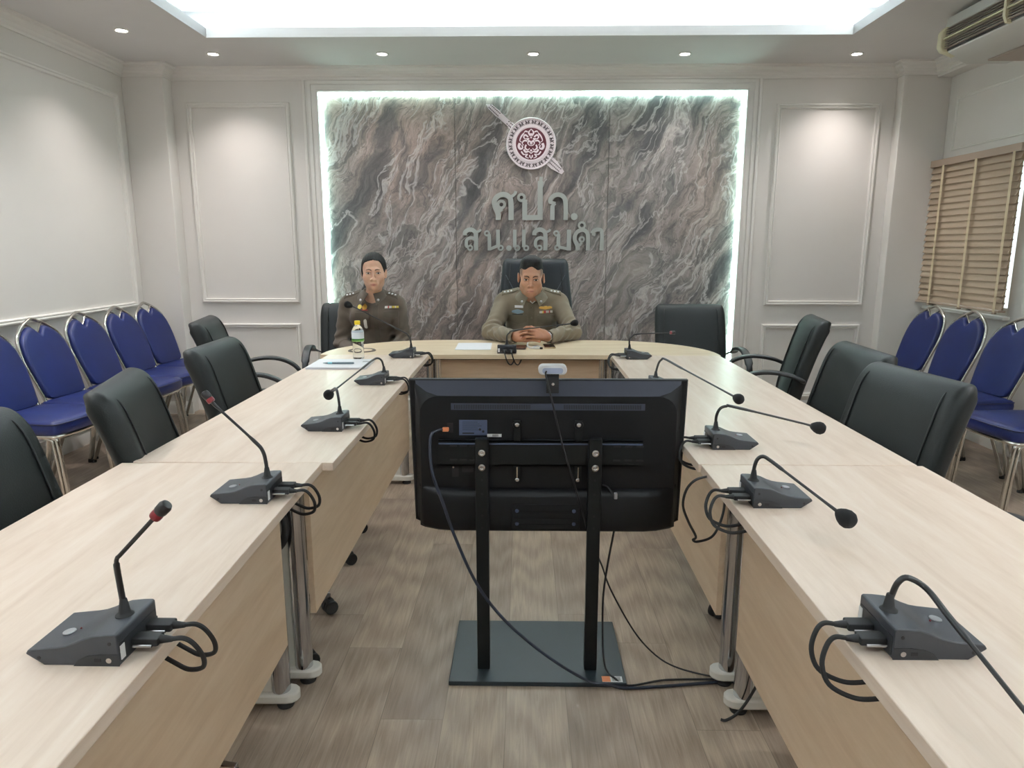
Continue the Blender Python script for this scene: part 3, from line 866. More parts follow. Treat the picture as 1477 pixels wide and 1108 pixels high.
M().lathe([(.0329, .099), (.0331, .100), (.0331, .150), (.0329, .151)], 28).obj('label', label_mat(), bt, label='white label with green stripe')
b = M().lathe([(.0150, .189), (.0155, .190), (.0155, .207), (.0140, .2095), (0, .2095)], 28)
b.obj('cap', M_cap, bt, label='yellow screw cap')
# phones, earphone loop
M_ph = mat('phone_black_glass', (18, 18, 22), 0.12); M_gold = mat('phone_gold_rim', (190, 170, 138), 0.3, .7); M_case = mat('brown_case', (62, 34, 30), .5)
def phone(label, c, rot, m):
    t = thing('phone', 'phone', label, (c[0], c[1], TZ), rot)
    b = M(); b.prism(rrect(.072, .148, .010), .0006, .0085); b.obj('body', m, t, bevel=.0015)
    b = M(); b.prism(rrect(.066, .140, .008), .0085, .0089); b.obj('screen', M_ph, t)
phone('phone with gold rim lying right of the folded hands', (.155, 4.235, 0), .05, M_gold)
phone('dark brown cased phone lying left of the folded hands', (-.02, 4.19, 0), -.06, M_case)
ec = thing('white_cable', 'cable', 'small looped white cord on table under the folded hands', (.065, 4.185, TZ))
b = M()
pts = [(-.040, .040, .028), (-.044, .015, .016), (-.034, -.012, .006), (-.010, -.030, .0045), (.018, -.030, .0045), (.034, -.010, .006), (.026, .014, .010), (.008, .010, .008), (-.012, -.008, .006), (.004, -.034, .0045), (.030, -.044, .0045)]
b.tube(smooth_path(pts, 6), .0042, 8); b.obj('cord', M_wht, ec)
M().rbox((.040, -.046, .006), (.018, .014, .011), .003).obj('clip', M_rub, ec, label='small black clip')
# ================================================================= leather armchairs
def leather(name, rgb, rough=.42):
    g = N(name); v = g.coord()
    vo = g('ShaderNodeTexVoronoi', {'Vector': v, 'Scale': 260.0})
    g.set(Base_Color=g.ramp(g.noise(v, 5).outputs['Fac'], [(.3, srgb(tuple(int(x * .86) for x in rgb))), (.7, srgb(rgb))]), Roughness=rough)
    g.bump(vo.outputs['Distance'], .12, .002)
    g.set(Specular_IOR_Level=.35)
    return g.mat
M_lea = leather('dark_green_black_leather', (22, 27, 28), .5)
M_leab = leather('navy_black_leather', (18, 25, 32), .42)
M_seam = mat('leather_seam', (20, 24, 26), .5)
M_seaml = mat('pale_leather_seam', (74, 84, 92), .5)
M_arm = mat('armrest_plastic', (34, 36, 39), .45)
M_blk = mat('black_plastic', (24, 25, 27), .5)
def back_loft(curve, rx=.4):
    """curve: (x, z, halfwidth, thickness); rounded sections across Y"""
    rings = []
    n = len(curve)
    for i, (x, z, hw, th) in enumerate(curve):
        a = Vector(curve[max(i - 1, 0)][:2]); c = Vector(curve[min(i + 1, n - 1)][:2])
        t = (c - a).normalized(); nn = Vector((-t.y, t.x))
        rings.append([(x + nn.x * v, u, z + nn.y * v) for u, v in rrect(2 * hw, th, th * rx, 4)])
    return rings
def star_base(t, r=.29, rot=0.0, chrome=True):
    b = M()
    for k in range(5):
        a = rot + 2 * PI * k / 5
        d = Vector((math.cos(a), math.sin(a), 0)); s = Vector((-d.y, d.x, 0))
        rings = []
        for q, w, z0, z1 in ((.02, .026, .075, .125), (.5, .02, .075, .105), (1.0, .014, .068, .088)):
            c = d * (r * q)
            rings.append([tuple(c + s * w + Vector((0, 0, z0))), tuple(c - s * w + Vector((0, 0, z0))), tuple(c - s * w * .7 + Vector((0, 0, z1))), tuple(c + s * w * .7 + Vector((0, 0, z1)))])
        b.loft(rings)
    b.lathe([(.04, .07), (.04, .13), (.028, .135)], 18)
    b.obj('star_base', M_chrome if chrome else M_blk, t, bevel=.003)
    b = M(); b.tube([(0, 0, .13), (0, 0, .27)], .026, 16); b.tube([(0, 0, .27), (0, 0, .40)], .016, 14)
    b.obj('gas_column', M_blk, t)
    for k in range(5):
        a = rot + 2 * PI * k / 5
        c = Vector((math.cos(a) * r, math.sin(a) * r, 0)); w = a + 1.1 * k
        ax = Vector((-math.sin(w), math.cos(w), 0))
        b = M()
        for s in (-1, 1): b.lathe([(.012, -.008), (.024, -.009), (.026, -.004), (.026, .004), (.024, .009), (.012, .008)], 16, c + ax * (.013 * s) + Vector((0, 0, .026)), ax)
        b.rbox(c + Vector((0, 0, .046)), (.03, .03, .022), .008)
        b.tube([c + Vector((0, 0, .05)), c + Vector((0, 0, .075))], .006, 8)
        b.obj('caster', M_rub, t)
def armchair_parts(t, hw=.25, dz=0.0, high=False, m=None):
    m = m or M_lea
    z0 = .435 + dz
    # seat
    rings = []
    for x, z, w, th in ((-.235, z0, hw - .03, .05), (-.22, z0 + .005, hw - .01, .09), (-.1, z0, hw - .005, .10), (.08, z0 + .004, hw, .11), (.17, z0, hw, .115), (.215, z0 - .014, hw - .01, .10), (.235, z0 - .03, hw - .03, .05)):
        rings.append([(x, u, z + v) for u, v in rrect(2 * w, th, .035, 4)])
    M().loft(rings).obj('seat', m, t, smooth=60)
    if not high:
        cv = [(-.200, .46, hw - .05, .04), (-.203, .48, hw - .015, .065), (-.220, .56, hw - .004, .072), (-.246, .66, hw, .074), (-.272, .75, hw, .076), (-.294, .82, hw, .080), (-.313, .872, hw - .002, .082), (-.332, .905, hw - .006, .078), (-.350, .921, hw - .012, .062), (-.364, .925, hw - .026, .042), (-.371, .924, hw - .045, .02)]
    else:
        cv = [(-.215, .46, hw - .05, .04), (-.218, .49, hw - .012, .08), (-.225, .60, hw + .01, .10), (-.238, .75, hw + .012, .10), (-.262, .92, hw + .006, .10), (-.285, 1.06, hw - .008, .10), (-.305, 1.17, hw - .02, .10), (-.322, 1.225, hw - .024, .085), (-.340, 1.25, hw - .035, .055), (-.350, 1.257, hw - .05, .025)]
    cv = [(x, z + dz, w, th) for x, z, w, th in cv]
    bk = M().loft(back_loft(dense(cv), .42)).obj('backrest', m, t, smooth=60)
    # piping lines along both side edges of the front face
    for s in (-1, 1):
        pts = []
        for x, z, w, th in cv[1:-2]:
            pts.append((x + th * .52, s * (w - .058), z + th * .14))
        M().tube(smooth_path(pts, 3), .003, 6).obj('stitching', M_seam, bk, label='stitched seam')
    if high:
        for s in (-1, 1):
            pts = []
            for q in range(7):
                f = q / 6; z = 1.16 - f * .26 + dz; y = s * (hw - .05 - f * .14)
                # front face position at that height
                for i in range(len(cv) - 1):
                    if cv[i][1] <= z <= cv[i + 1][1]:
                        k = (z - cv[i][1]) / (cv[i + 1][1] - cv[i][1]); x = cv[i][0] + (cv[i + 1][0] - cv[i][0]) * k + .0530
                pts.append((x, y, z))
            M().tube(pts, .0022, 6).obj('stitching', M_seaml, bk, label='pale slanting stitched seam')
    for s in (-1, 1):
        y = s * (hw + .052)
        pts = [(-.235, s * (hw - .02), .60), (-.235, y, .618), (-.17, y, .648), (-.08, y, .664), (.0, y, .662), (.07, y, .640), (.122, y, .604), (.152, y, .552), (.148, y, .490), (.115, s * (hw + .03), .445), (.06, s * (hw - .02), .402), (-.05, s * (hw - .09), .392)]
        pts = smooth_path([(a, b_, c + dz) for a, b_, c in pts], 4)
        P, T, Nn, B = frames(pts)
        rings = []
        for i in range(len(P)):
            f = min(1, i / 6); wd = .016 + .010 * (1 if 4 < i < 26 else .4); th = .011
            side = Vector((0, 1, 0)); up = T[i].cross(side).normalized()
            rings.append([tuple(P[i] + side * u + up * v) for u, v in rrect(2 * wd, 2 * th, th * .8, 3)])
        M().loft(rings).obj('armrest', M_arm, t, smooth=60)
    b = M(); b.rbox((-.02, 0, .385 + dz), (.30, .22, .022), .006); b.tube([(.02, -.10, .375 + dz), (.06, -.26, .372 + dz)], .006, 8)
    b.obj('mechanism', M_chrome, t)
    star_base(t)
arm0 = thing('office_armchair', 'armchair', '', (0, 0, 0), 0, 'dark leather office armchairs')
armchair_parts(arm0)
# (x, y) is the seat centre, angle turns the front from +X
AC = [
    (-1.00, 1.50, 0, 'dark armchair at the near left, cut off by the picture edge'),
    (-.945, 2.20, 16, 'dark armchair behind left table seam, second from the camera'),
    (-1.00, 2.95, 2, 'dark armchair on left side, third from the camera, beside the bare wall'),
    (-1.51, 4.03, 12, 'dark armchair set back in the far left corner, behind another armchair'),
    (.96, 2.22, 188, 'large dark armchair on right side just past the table seam'),
    (1.05, 2.84, 178, 'dark armchair on right side, second past the seam, in front of blue chairs'),
    (1.38, 4.15, 169, 'dark armchair at right bend of the table, seen edge on before wall frame'),
    (1.19, 4.70, -90, 'empty dark armchair at right end of the head table before the marble'),
    (1.13, 1.44, 180, 'dark armchair at near right, only its armrest in the picture'),
    (-1.20, 4.80, -82, 'dark armchair the woman sits in at left end of head table'),
]
STAR = {1: 25, 2: 39, 3: 20, 4: 30, 5: 10, 6: 44}   # turn of each five star base
for i, (x, y, a, l) in enumerate(AC):
    if i == 0:
        arm0.location = (x, y, 0); arm0.rotation_euler = (0, 0, math.radians(a)); arm0['label'] = l
    else:
        c_ = dup(arm0, (x, y, 0), math.radians(a), l)
        if i in STAR:
            for k in kids(c_):
                if k.name.startswith(('star_base', 'caster')): k.rotation_euler = (0, 0, math.radians(STAR[i]))
ch = thing('executive_chair', 'armchair', 'tall black high backed chair the man sits in', (.080, 4.70, 0), math.radians(-90))
armchair_parts(ch, .258, 0, True, M_leab)

# ================================================================= blue banquet chairs
M_blue = leather('royal_blue_vinyl', (25, 38, 92), .4)
M_blk2 = mat('dark_piping', (16, 22, 60), .4)
M_frm = mat('chrome_frame', (188, 186, 180), 0.16, 1.0)
def blue_parts(t):
    # back plane: height s along z, leaning back
    def bp(y, z, off=0.0):
        k = z - .45
        x = -.175 - .36 * k
        return (x + off, y * .90, z)
    half = [(0, .846), (.012, .850), (.028, .868), (.042, .885), (.058, .892), (.080, .888), (.118, .869), (.153, .838), (.178, .796), (.189, .735), (.191, .68), (.182, .59), (.169, .510), (.158, .490), (.13, .480), (0, .478)]
    full = half + [(-y, z) for y, z in half[-2:0:-1]]
    cz = .66
    rings = []
    for sc, off in ((.90, .030), (.965, .028), (1.0, .018), (1.0, .0), (.97, -.006), (.9, -.008)):
        rings.append([bp(y * sc, cz + (z - cz) * (sc if True else 1), off) for y, z in full])
    M().loft(rings).obj('backrest', M_blue, t, smooth=50)
    fr = [(.172, .40), (.178, .50), (.192, .60), (.203, .68), (.205, .73), (.194, .785), (.172, .838), (.130, .876), (.078, .906), (.036, .923), (.012, .931), (0, .932)]
    fr = fr + [(-y, z) for y, z in fr[-2::-1]]
    b = M(); b.tube(smooth_path([bp(y, z) for y, z in fr], 4), .0105, 10)
    nt = [(.066, .904), (.046, .894), (.026, .872), (0, .853), (-.026, .872), (-.046, .894), (-.066, .904)]
    b.tube([bp(y, z, .004) for y, z in nt], .006, 8)
    b.obj('back_frame', M_frm, t)
    # seat
    def seat_ring(sc, z):
        o = [(-.20, -.165), (-.17, -.19), (.0, -.205), (.17, -.215), (.215, -.195), (.232, -.10), (.236, 0), (.232, .10), (.215, .195), (.17, .215), (.0, .205), (-.17, .19), (-.20, .165), (-.205, 0)]
        o = smooth_path([(x, y, 0) for x, y in o + o[:1]], 3)[:-1]
        return [(p.x * sc, p.y * sc, z) for p in o]
    st = M().loft([seat_ring(.96, .405), seat_ring(1.0, .412), seat_ring(1.01, .44), seat_ring(1.0, .462), seat_ring(.965, .474), seat_ring(.85, .481), seat_ring(.4, .486)]).obj('seat', M_blue, t, smooth=50)
    M().tube(seat_ring(1.004, .463), .0035, 6, closed=True).obj('piping', M_blk2, st, label='dark seat piping')
    b = M()
    b.tube(seat_ring(.93, .396), .010, 8, closed=True)
    b.obj('seat_frame', M_frm, t)
    for s in (-1, 1):
        b = M()      # doubled front leg
        b.tube(smooth_path([(.13, s * .185, .392), (.185, s * .19, .385), (.205, s * .192, .34), (.235, s * .195, .012)], 4), .0105, 10)
        b.tube(smooth_path([(.09, s * .182, .390), (.155, s * .186, .378), (.178, s * .188, .33), (.208, s * .192, .012)], 4), .0095, 10)
        lg = b.obj('leg', M_frm, t)
        M().lathe([(.014, 0), (.015, .006), (.0125, .022)], 12, (.2355, s * .195, 0)).obj('foot_cap', M_rub, lg)
        M().lathe([(.013, 0), (.014, .006), (.0115, .022)], 12, (.2085, s * .192, 0)).obj('foot_cap', M_rub, lg)
        b = M()
        b.tube(smooth_path([(.09, s * .172, .390), (-.02, s * .172, .372), (-.07, s * .174, .32), (-.19, s * .18, .012)], 4), .0105, 10)
        b.tube([(-.172, s * .172, .42), (-.15, s * .174, .36), (-.215, s * .18, .012)], .0095, 10)
        lg = b.obj('leg', M_frm, t)
        M().lathe([(.014, 0), (.015, .006), (.0125, .022)], 12, (-.191, s * .18, 0)).obj('foot_cap', M_rub, lg)
        M().lathe([(.013, 0), (.014, .006), (.0115, .022)], 12, (-.216, s * .18, 0)).obj('foot_cap', M_rub, lg)
bl0 = thing('banquet_chair', 'chair', '', (0, 0, 0), 0, 'blue banquet chairs along the side walls')
blue_parts(bl0)
BL = [(-2.575, 3.61, -5, 'blue chair along left wall, nearest the camera, cut by picture edge'),
      (-2.575, 4.03, -5, 'blue chair along left wall, second from the camera'),
      (-2.575, 4.46, -5, 'blue chair along left wall, third from the camera, middle of the row'),
      (-2.575, 4.88, -5, 'blue chair along left wall, second from the back corner'),
      (-2.575, 5.27, -5, 'blue chair along left wall, last one at the back corner'),
      (2.64, 5.07, 185, 'blue chair under the blind, farthest one on right wall'),
      (2.64, 4.62, 185, 'blue chair under the blind, middle of the three behind the armchairs'),
      (2.64, 4.16, 185, 'blue chair at near end of the blind, its crown at picture edge'),
      (2.61, 3.56, 185, 'nearest blue chair on right, only its seat and front legs showing')]
for i, (x, y, a, l) in enumerate(BL):
    if i == 0:
        bl0.location = (x, y, 0); bl0.rotation_euler = (0, 0, math.radians(a)); bl0['label'] = l
    else:
        dup(bl0, (x, y, 0), math.radians(a), l)
# ================================================================= television on its floor stand, seen from behind
M_tv = mat('tv_black_plastic', (11, 12, 16), 0.5, bump=.04, bscale=700, spec=.3)
M_tvlit = mat('tv_lit_bevel', (36, 39, 52), 0.5)  # light on the sloping top band, put into a paler colour
M_vent = mat('tv_vent_plastic', (52, 58, 74), 0.55)
M_stand = mat('stand_black_steel', (13, 16, 18), 0.45, spec=.3)
M_plate = mat('stand_base_steel', (34, 44, 50), 0.4, var=.06, vscale=30)
M_lab = mat('rating_label', (64, 74, 98), 0.5)
M_scrn = mat('screen_glass', (10, 10, 12), 0.1)
M_orange = mat('orange_plug', (222, 138, 92), .5)
TX, TY = .0745, 2.10
tv = thing('television', 'television', 'black flat television seen from the back on its floor stand', (TX, TY, .475))
HWt, HT = .4285, .478
def P2(w, z): return (w, z)
# outline with clipped, curved lower corners
def outl(i):
    w = HWt - i
    return [(-w, HT - i), (w, HT - i), (w - .010, .022 + i), (w - .030, .012 + i), (w - .07, .003 + i), (w - .12, -.004 + i), (-w + .12, -.004 + i), (-w + .07, .003 + i), (-w + .030, .012 + i), (-w + .010, .022 + i)]
def ring(o, y): return [(u, y, v) for u, v in o]
M().loft([ring(outl(.003), .018), ring(outl(0), .014), ring(outl(0), -.004), ring(outl(.004), -.008)]).obj('bezel', M_tv, tv, smooth=30)
M().box(-HWt + .012, HWt - .012, .0175, .0188, .03, HT - .012).obj('screen', M_scrn, tv)
# rear shell: rounded plateau with a sloping band along the top
def pl(x0, x1, z0, z1, r, n=6):
    return [(u + (x0 + x1) / 2, v + (z0 + z1) / 2) for u, v in rrect(x1 - x0, z1 - z0, r, n)]
a = pl(-.412, .412, .022, .474, .012); c = pl(-.392, .392, .030, .431, .055)
b = M(); b.loft([ring(a, -.007), ring(c, -.038)])
b.obj('rear_shell', M_tv, tv, smooth=20)
b = M()   # the sloping band itself
band_o = [(x, z) for x, z in a if z > .44]; 
top0 = [(-.408, .4735), (.408, .4735)]
pts0 = [(-.408 + .816 * i / 24, .4738) for i in range(25)]
pts1 = []
for i in range(25):
    u = -1 + 2 * i / 24
    pts1.append((.405 * u, .4325 + .032 * max(0, (abs(u) - .80) / .20) ** 2))
vs = [(u, -.0085, v) for u, v in pts0] + [(u, -.0405 + .026 * max(0, (abs(-1 + 2 * i / 24) - .80) / .20) ** 2, v) for i, (u, v) in enumerate(pts1)] 
vs2 = [(x, y + .004, z) for x, y, z in vs]
n = 25
fs = [(i, i + 1, n + i + 1, n + i) for i in range(24)] + [(2 * n + i, 3 * n + i, 3 * n + i + 1, 2 * n + i + 1) for i in range(24)]
fs += [(i, 2 * n + i, 2 * n + i + 1, i + 1) for i in range(24)] + [(n + i, n + i + 1, 3 * n + i + 1, 3 * n + i) for i in range(24)]
b.add(vs + vs2, fs); b.obj('top_bevel', M_tvlit, tv, smooth=50, label='sloping top edge coloured paler as if lit')
# lower bulge with rounded shoulder
b = M()
prof = [(-.036, .140), (-.048, .137), (-.058, .130), (-.064, .118), (-.064, .05), (-.060, .010), (-.045, .0), (-.010, .0)]
rings = []
for x, s in ((-.400, .0), (-.385, .35), (-.340, .85), (-.300, 1), (.300, 1), (.340, .85), (.385, .35), (.400, .0)):
    rings.append([(x, -.030 + (y + .030) * s if y < -.03 else y, z + .012 * (1 - s)) for y, z in prof])
b.loft(rings); b.obj('lower_housing', M_tv, tv, smooth=60)
b = M(); b.rbox((-.005, -.062, .055), (.21, .012, .082), .003); 
for z in (.03, .05, .07): b.box(-.105, .095, -.0695, -.067, z, z + .002)
b.obj('neck_cover', M_tv, tv)
b = M()
for x in (-.094, .082):
    for z in (.034, .076): b.lathe([(.006, -.002), (.006, .003), (.003, .0035)], 12, (x, -.068, z), (0, -1, 0))
b.obj('cover_screw', M_lab, tv)
# vent strip
v0 = (-.296, .294)
b = M().box(v0[0], v0[1], -.0405, -.037, .389, .409); b.obj('vent_strip', M_vent, tv, label='grey blue vent strip')
for x0, x1 in ((-.286, -.052), (.048, .284)):
    b = M(); k = int((x1 - x0) / .0052)
    for i in range(k):
        x = x0 + (x1 - x0) * i / k
        b.box(x, x + .0026, -.0412, -.039, .392, .406)
    b.obj('vent_slots', M_rub, tv, label='row of dark vent slots')
# labels
lb = M().box(-.272, -.186, -.0395, -.037, .309, .357).obj('rating_label', M_lab, tv, label='grey blue rating label')
b = M()
for i in range(5): b.box(-.262, -.215 + .006 * (i % 3), -.0400, -.0392, .350 - .006 * i, .3512 - .006 * i)
b.box(-.262, -.226, -.04, -.0392, .3135, .3175)
for x, z in ((-.208, .3275), (-.198, .321)): b.lathe([(0, .0007), (.004, .0007), (.004, 0)], 8, (x, -.0393, z), (0, -1, 0))
b.obj('print', M_rub, lb)
b = M().box(-.186, -.142, -.0395, -.037, .304, .313); wl = b.obj('serial_sticker', M_wht, tv, label='small white serial sticker')
b = M()
for i in range(9): b.box(-.170 + i * .0022, -.1690 + i * .0022, -.04, -.0392, .3055, .3115)
b.obj('bar_marks', M_rub, wl)
for x, z, w, h in ((-.30, .332, .018, .03), (-.286, .20, .02, .05), (-.248, .215, .034, .05), (-.248, .25, .05, .018), (.24, .26, .06, .022)):
    M().box(x - w / 2, x + w / 2, -.0392, -.036, z - h / 2, z + h / 2).obj('socket_recess', M_rub, tv)
b = M()
for x, z, w in ((-.264, .232, .018), (-.27, .262, .016)): b.box(x - w / 2, x + w / 2, -.0400, -.039, z - .004, z + .004)
b.lathe([(0, .002), (.003, .0015), (.003, 0)], 10, (-.292, -.0385, .206), (0, -1, 0))
b.obj('socket', M_scr, tv, label='bright metal sockets')

# stand
st = thing('television_stand', 'stand', 'black steel two post floor stand with flat base plate', (TX, 2.03, 0))
M().rbox((-.028, .105, .008), (.558, .365, .016), .003).obj('base_plate', M_plate, st, label='dark blue grey base plate')
b = M().box(.247 - .072, .247 - .008, -.073, -.044, .016, .0166)
sk = b.obj('sticker', M_wht, st, label='orange and white sticker')
b = M().box(.247 - .072, .247 - .046, -.0728, -.0442, .0166, .0169); b.obj('orange_patch', M_orange, sk)
b = M()
for i in range(4): b.box(.247 - .040, .247 - .014, -.068 + i * .006, -.0655 + i * .006, .0166, .0169)
b.obj('print', M_rub, sk)
PX = (-.2005, .1425)
for x in PX:
    p = M().rbox((x, 0, .40), (.040, .026, .768), .003).obj('post', M_stand, st)
    q = M()
    for z in (.742, .696):
        q.lathe([(.0105, -.002), (.0115, .001), (.0105, .006), (.006, .0075), (.004, .0055), (0, .0055)], 18, (x, -.013, z), (0, -1, 0))
    q.obj('bolt', M_scr, p, label='silver bolts')
    q = M()
    for z in (.655, .61, .54, .50): q.lathe([(.004, .0004), (.004, .0002), (0, .0002)], 10, (x, -.013, z), (0, -1, 0))
    q.obj('bolt_hole', M_rub, p)
b = M()
b.box(-.336, .290, .0135, .017, .692, .772)
b.box(-.336, .290, .0135, .028, .768, .772)
b.box(-.336, .290, .0135, .028, .692, .696)
cb = b.obj('crossbar', M_stand, st, smooth=0)
M().box(-.334, .288, .0105, .0137, .760, .764).obj('crossbar_lip', M_lab, cb, label='lighter upper lip of crossbar')
b = M()
for x in (-.30, -.27, -.24, .20, .235, .27):
    for z in (.708, .752): b.box(x, x + .022, .0126, .0134, z, z + .005)
b.obj('slots', M_rub, cb)
for x in (-.094, .093):
    b = M()
    b.box(x - .011, x + .011, .014, .022, .640, .835)
    b.lathe([(.013, .0), (.014, .004), (.013, .008), (0, .008)], 20, (x, .020, .822), (0, -1, 0))
    hk = b.obj('mount_hook', M_stand, st, bevel=.001)
    q = M()
    q.lathe([(.0065, 0), (.007, .003), (.005, .005), (0, .0052)], 16, (x, .0125, .822), (0, -1, 0))
    q.lathe([(.0062, 0), (.0066, .004), (.004, .006), (0, .006)], 16, (x, .0125, .648), (0, -1, 0))
    q.tube([(x, .010, .690), (x, .010, .655)], .0022, 8)
    q.obj('bolt', M_scr, hk, label='silver bolts')

# webcam clipped to the top edge
M_cam = mat('webcam_white', (226, 228, 232), 0.35); M_camf = mat('webcam_pale_blue', (170, 182, 208), .4)
wc = thing('webcam', 'webcam', 'white rounded webcam clipped on the top edge of the television', (.087, 2.065, .953))
b = M(); b.prism(rrect(.086, .031, .0145, 6), -.012, .022, lambda u, v, w: (u, w, v + .036)); b.obj('body', M_cam, wc, bevel=.004, seg=3)
b = M(); b.prism(rrect(.062, .017, .007, 4), -.0125, -.0118, lambda u, v, w: (u, w - .001, v + .034)); b.obj('rear_face', M_camf, wc, label='pale blue rear face')
b = M(); b.box(-.019, .019, -.016, -.012, -.034, .024); b.box(-.019, .019, -.016, .02, .016, .024); b.obj('clip', M_rub, wc, bevel=.001, label='black mounting clip')
b = M().lathe([(.004, 0), (.0045, .002), (0, .0025)], 12, (.001, -.016, -.006), (0, -1, 0)); b.obj('screw', M_scr, wc)

# cables around the stand
M_cab = mat('black_cable', (20, 21, 25), .5)
M_cabb = mat('blue_black_cable', (24, 32, 48), .45)
hd = thing('display_cable', 'cable', 'thick black cable sweeping from orange plug across posts to the floor', (0, 0, 0))
pts = [(-.244, 2.051, .8045), (-.262, 2.046, .803), (-.281, 2.025, .785), (-.275, 2.0, .688), (-.240, 1.985, .585), (-.205, 1.98, .480), (-.142, 1.975, .335), (-.055, 1.965, .218), (.075, 1.95, .108), (.20, 1.94, .032), (.26, 1.935, .024), (.32, 1.94, .007), (.45, 1.955, .006), (.60, 1.975, .006), (.68, 1.98, .006)]
M().tube(smooth_path(pts, 8), .0048, 8).obj('cord', M_cabb, hd)
M().rbox((-.238, 2.052, .8045), (.020, .012, .013), .003).obj('plug', M_orange, hd, label='orange plug')
wcab = thing('webcam_cable', 'cable', 'thin black cable dropping from the webcam behind right post to floor', (0, 0, 0))
pts = [(.068, 2.050, .985), (.066, 2.035, .975), (.085, 2.020, .90), (.115, 2.012, .775), (.150, 2.01, .66), (.188, 2.03, .53), (.205, 2.048, .46), (.232, 2.06, .40), (.255, 2.09, .34), (.288, 2.10, .250), (.366, 2.10, .108), (.435, 2.09, .030), (.50, 2.055, .006), (.60, 2.01, .005), (.68, 2.0, .005)]
M().tube(smooth_path(pts, 8), .0027, 8).obj('cord', M_cab, wcab)
pc = thing('power_cable', 'cable', 'black power cable hanging from the television behind right post', (0, 0, 0))
pts = [(.245, 2.055, .628), (.262, 2.048, .622), (.278, 2.042, .598), (.285, 2.04, .560), (.284, 2.045, .489), (.268, 2.05, .372), (.256, 2.05, .252), (.257, 2.04, .106), (.262, 2.015, .040), (.272, 2.0, .0215), (.285, 1.975, .0215), (.33, 1.955, .006), (.45, 1.985, .006), (.60, 1.992, .006), (.68, 1.995, .006)]
M().tube(smooth_path(pts, 8), .0034, 8).obj('cord', M_cab, pc)
M().rbox((.284, 2.036, .600), (.010, .010, .020), .002).obj('cable_tie', M_btn, pc, label='pale cable tie')
fc = thing('floor_cable', 'cable', 'black cable looping over the white table foot on the right', (0, 0, 0))
pts = [(.585, 1.785, .008), (.590, 1.80, .045), (.605, 1.825, .064), (.625, 1.83, .10), (.655, 1.79, .18), (.70, 1.75, .26)]
pts = [(.575, 1.80, .006), (.590, 1.795, .008), (.625, 1.80, .030), (.660, 1.805, .085), (.700, 1.81, .17)]
M().tube(smooth_path(pts, 6), .0042, 8).obj('cord', M_cab, fc)
dc = thing('drooping_cable', 'cable', 'black cable drooping beside chrome legs of the right table', (0, 0, 0))
pts = [(.515, 1.83, .735), (.468, 1.80, .735), (.440, 1.79, .71), (.435, 1.80, .66), (.460, 1.83, .60), (.490, 1.86, .545), (.485, 1.87, .530), (.50, 1.87, .525), (.545, 1.88, .540), (.575, 1.90, .60), (.585, 1.92, .68)]
M().tube(smooth_path(pts, 6), .0036, 8).obj('cord', M_cab, dc)
# ================================================================= window and blind
M_blind = mat('tan_blind_slat', (172, 154, 134), .5)
M_tape = mat('cream_ladder_tape', (206, 192, 162), .7)
M_rail = mat('tan_head_rail', (168, 150, 134), .45)
wn = S(thing('window_1', 'window', 'white framed window behind the tan blind', (XR, (WY0 + WY1) / 2, 0)), 'white framed window behind the tan blind', 'window')
hw = (WY1 - WY0) / 2
b = M()
for y0, y1, z0, z1 in ((-hw, hw, WZ0, WZ0 + .05), (-hw, hw, WZ1 - .05, WZ1), (-hw, -hw + .05, WZ0, WZ1), (hw - .05, hw, WZ0, WZ1), (-.025, .025, WZ0, WZ1)):
    b.box(.03, .085, y0, y1, z0, z1)
b.obj('window_frame', M_white, wn, bevel=.003)
M_glass = emat('daylit_pane', (222, 236, 240), 1.3)
b = M().box(.055, .06, -hw, hw, WZ0, WZ1); b.obj('window_pane', M_glass, wn)
b = M(); b.rbox((-.010, 0, WZ0 - .012), (.07, 2 * hw + .06, .024), .005); b.obj('window_sill', M_white, wn)
BX = 3.135
bd = thing('venetian_blind', 'blind', 'tan wooden slat blind covering the window on the right wall', (BX, 5.085, 0))
BL0, BL1 = -.47, .535
M().rbox((.005, .035, 1.972), (.055, BL1 - BL0 + .02, .050), .003).obj('head_rail', M_rail, bd)
b = M()
zs = []
z = 1.925
while z > .96:
    zs.append(z); z -= .0455
for i, z in enumerate(zs):
    sl = math.radians(68 + random.uniform(-2, 2))
    dx, dz = .0265 * math.cos(sl), .0265 * math.sin(sl)
    nx, nz = -math.sin(sl) * .0015, math.cos(sl) * .0015
    e0, e1 = BL0 + random.uniform(-.003, .003), BL1 + random.uniform(-.004, .004)
    rings = [[(-dx + nx, y, z - dz + nz), (0 + nx * 2.2, y, z + nz * 2.2), (dx + nx, y, z + dz + nz), (dx - nx, y, z + dz - nz), (0, y, z), (-dx - nx, y, z - dz - nz)] for y in (e0, e1)]
    mm = M(); mm.loft(rings); mm.obj('slat', M_blind, bd)
b = M(); b.rbox((0, .035, .935), (.05, BL1 - BL0, .016), .004); b.obj('bottom_rail', M_rail, bd)
for y in (.335, -.045, -.425):
    b = M()
    b.box(-.0285, -.0275, y - .012, y + .012, .93, 1.95)
    b.box(.0275, .0285, y - .012, y + .012, .93, 1.95)
    b.obj('ladder_tape', M_tape, bd)
    M().rbox((-.022, y, .922), (.018, .03, .012), .004).obj('tape_clip', M_rail, bd)

# ================================================================= air conditioner hung under the ceiling
M_ac = mat('aircon_grey_white', (206, 208, 204), .45)
M_acc = mat('aircon_cream', (206, 201, 170), .45)
M_acd = mat('aircon_dark', (38, 32, 28), .6)
M_acu = mat('aircon_underside', (170, 158, 148), .5)
ac = thing('air_conditioner', 'air conditioner', 'ceiling hung air conditioner with dark louvre grille at top right', (0, 0, 0))
Y0, Y1 = 2.85, 4.54
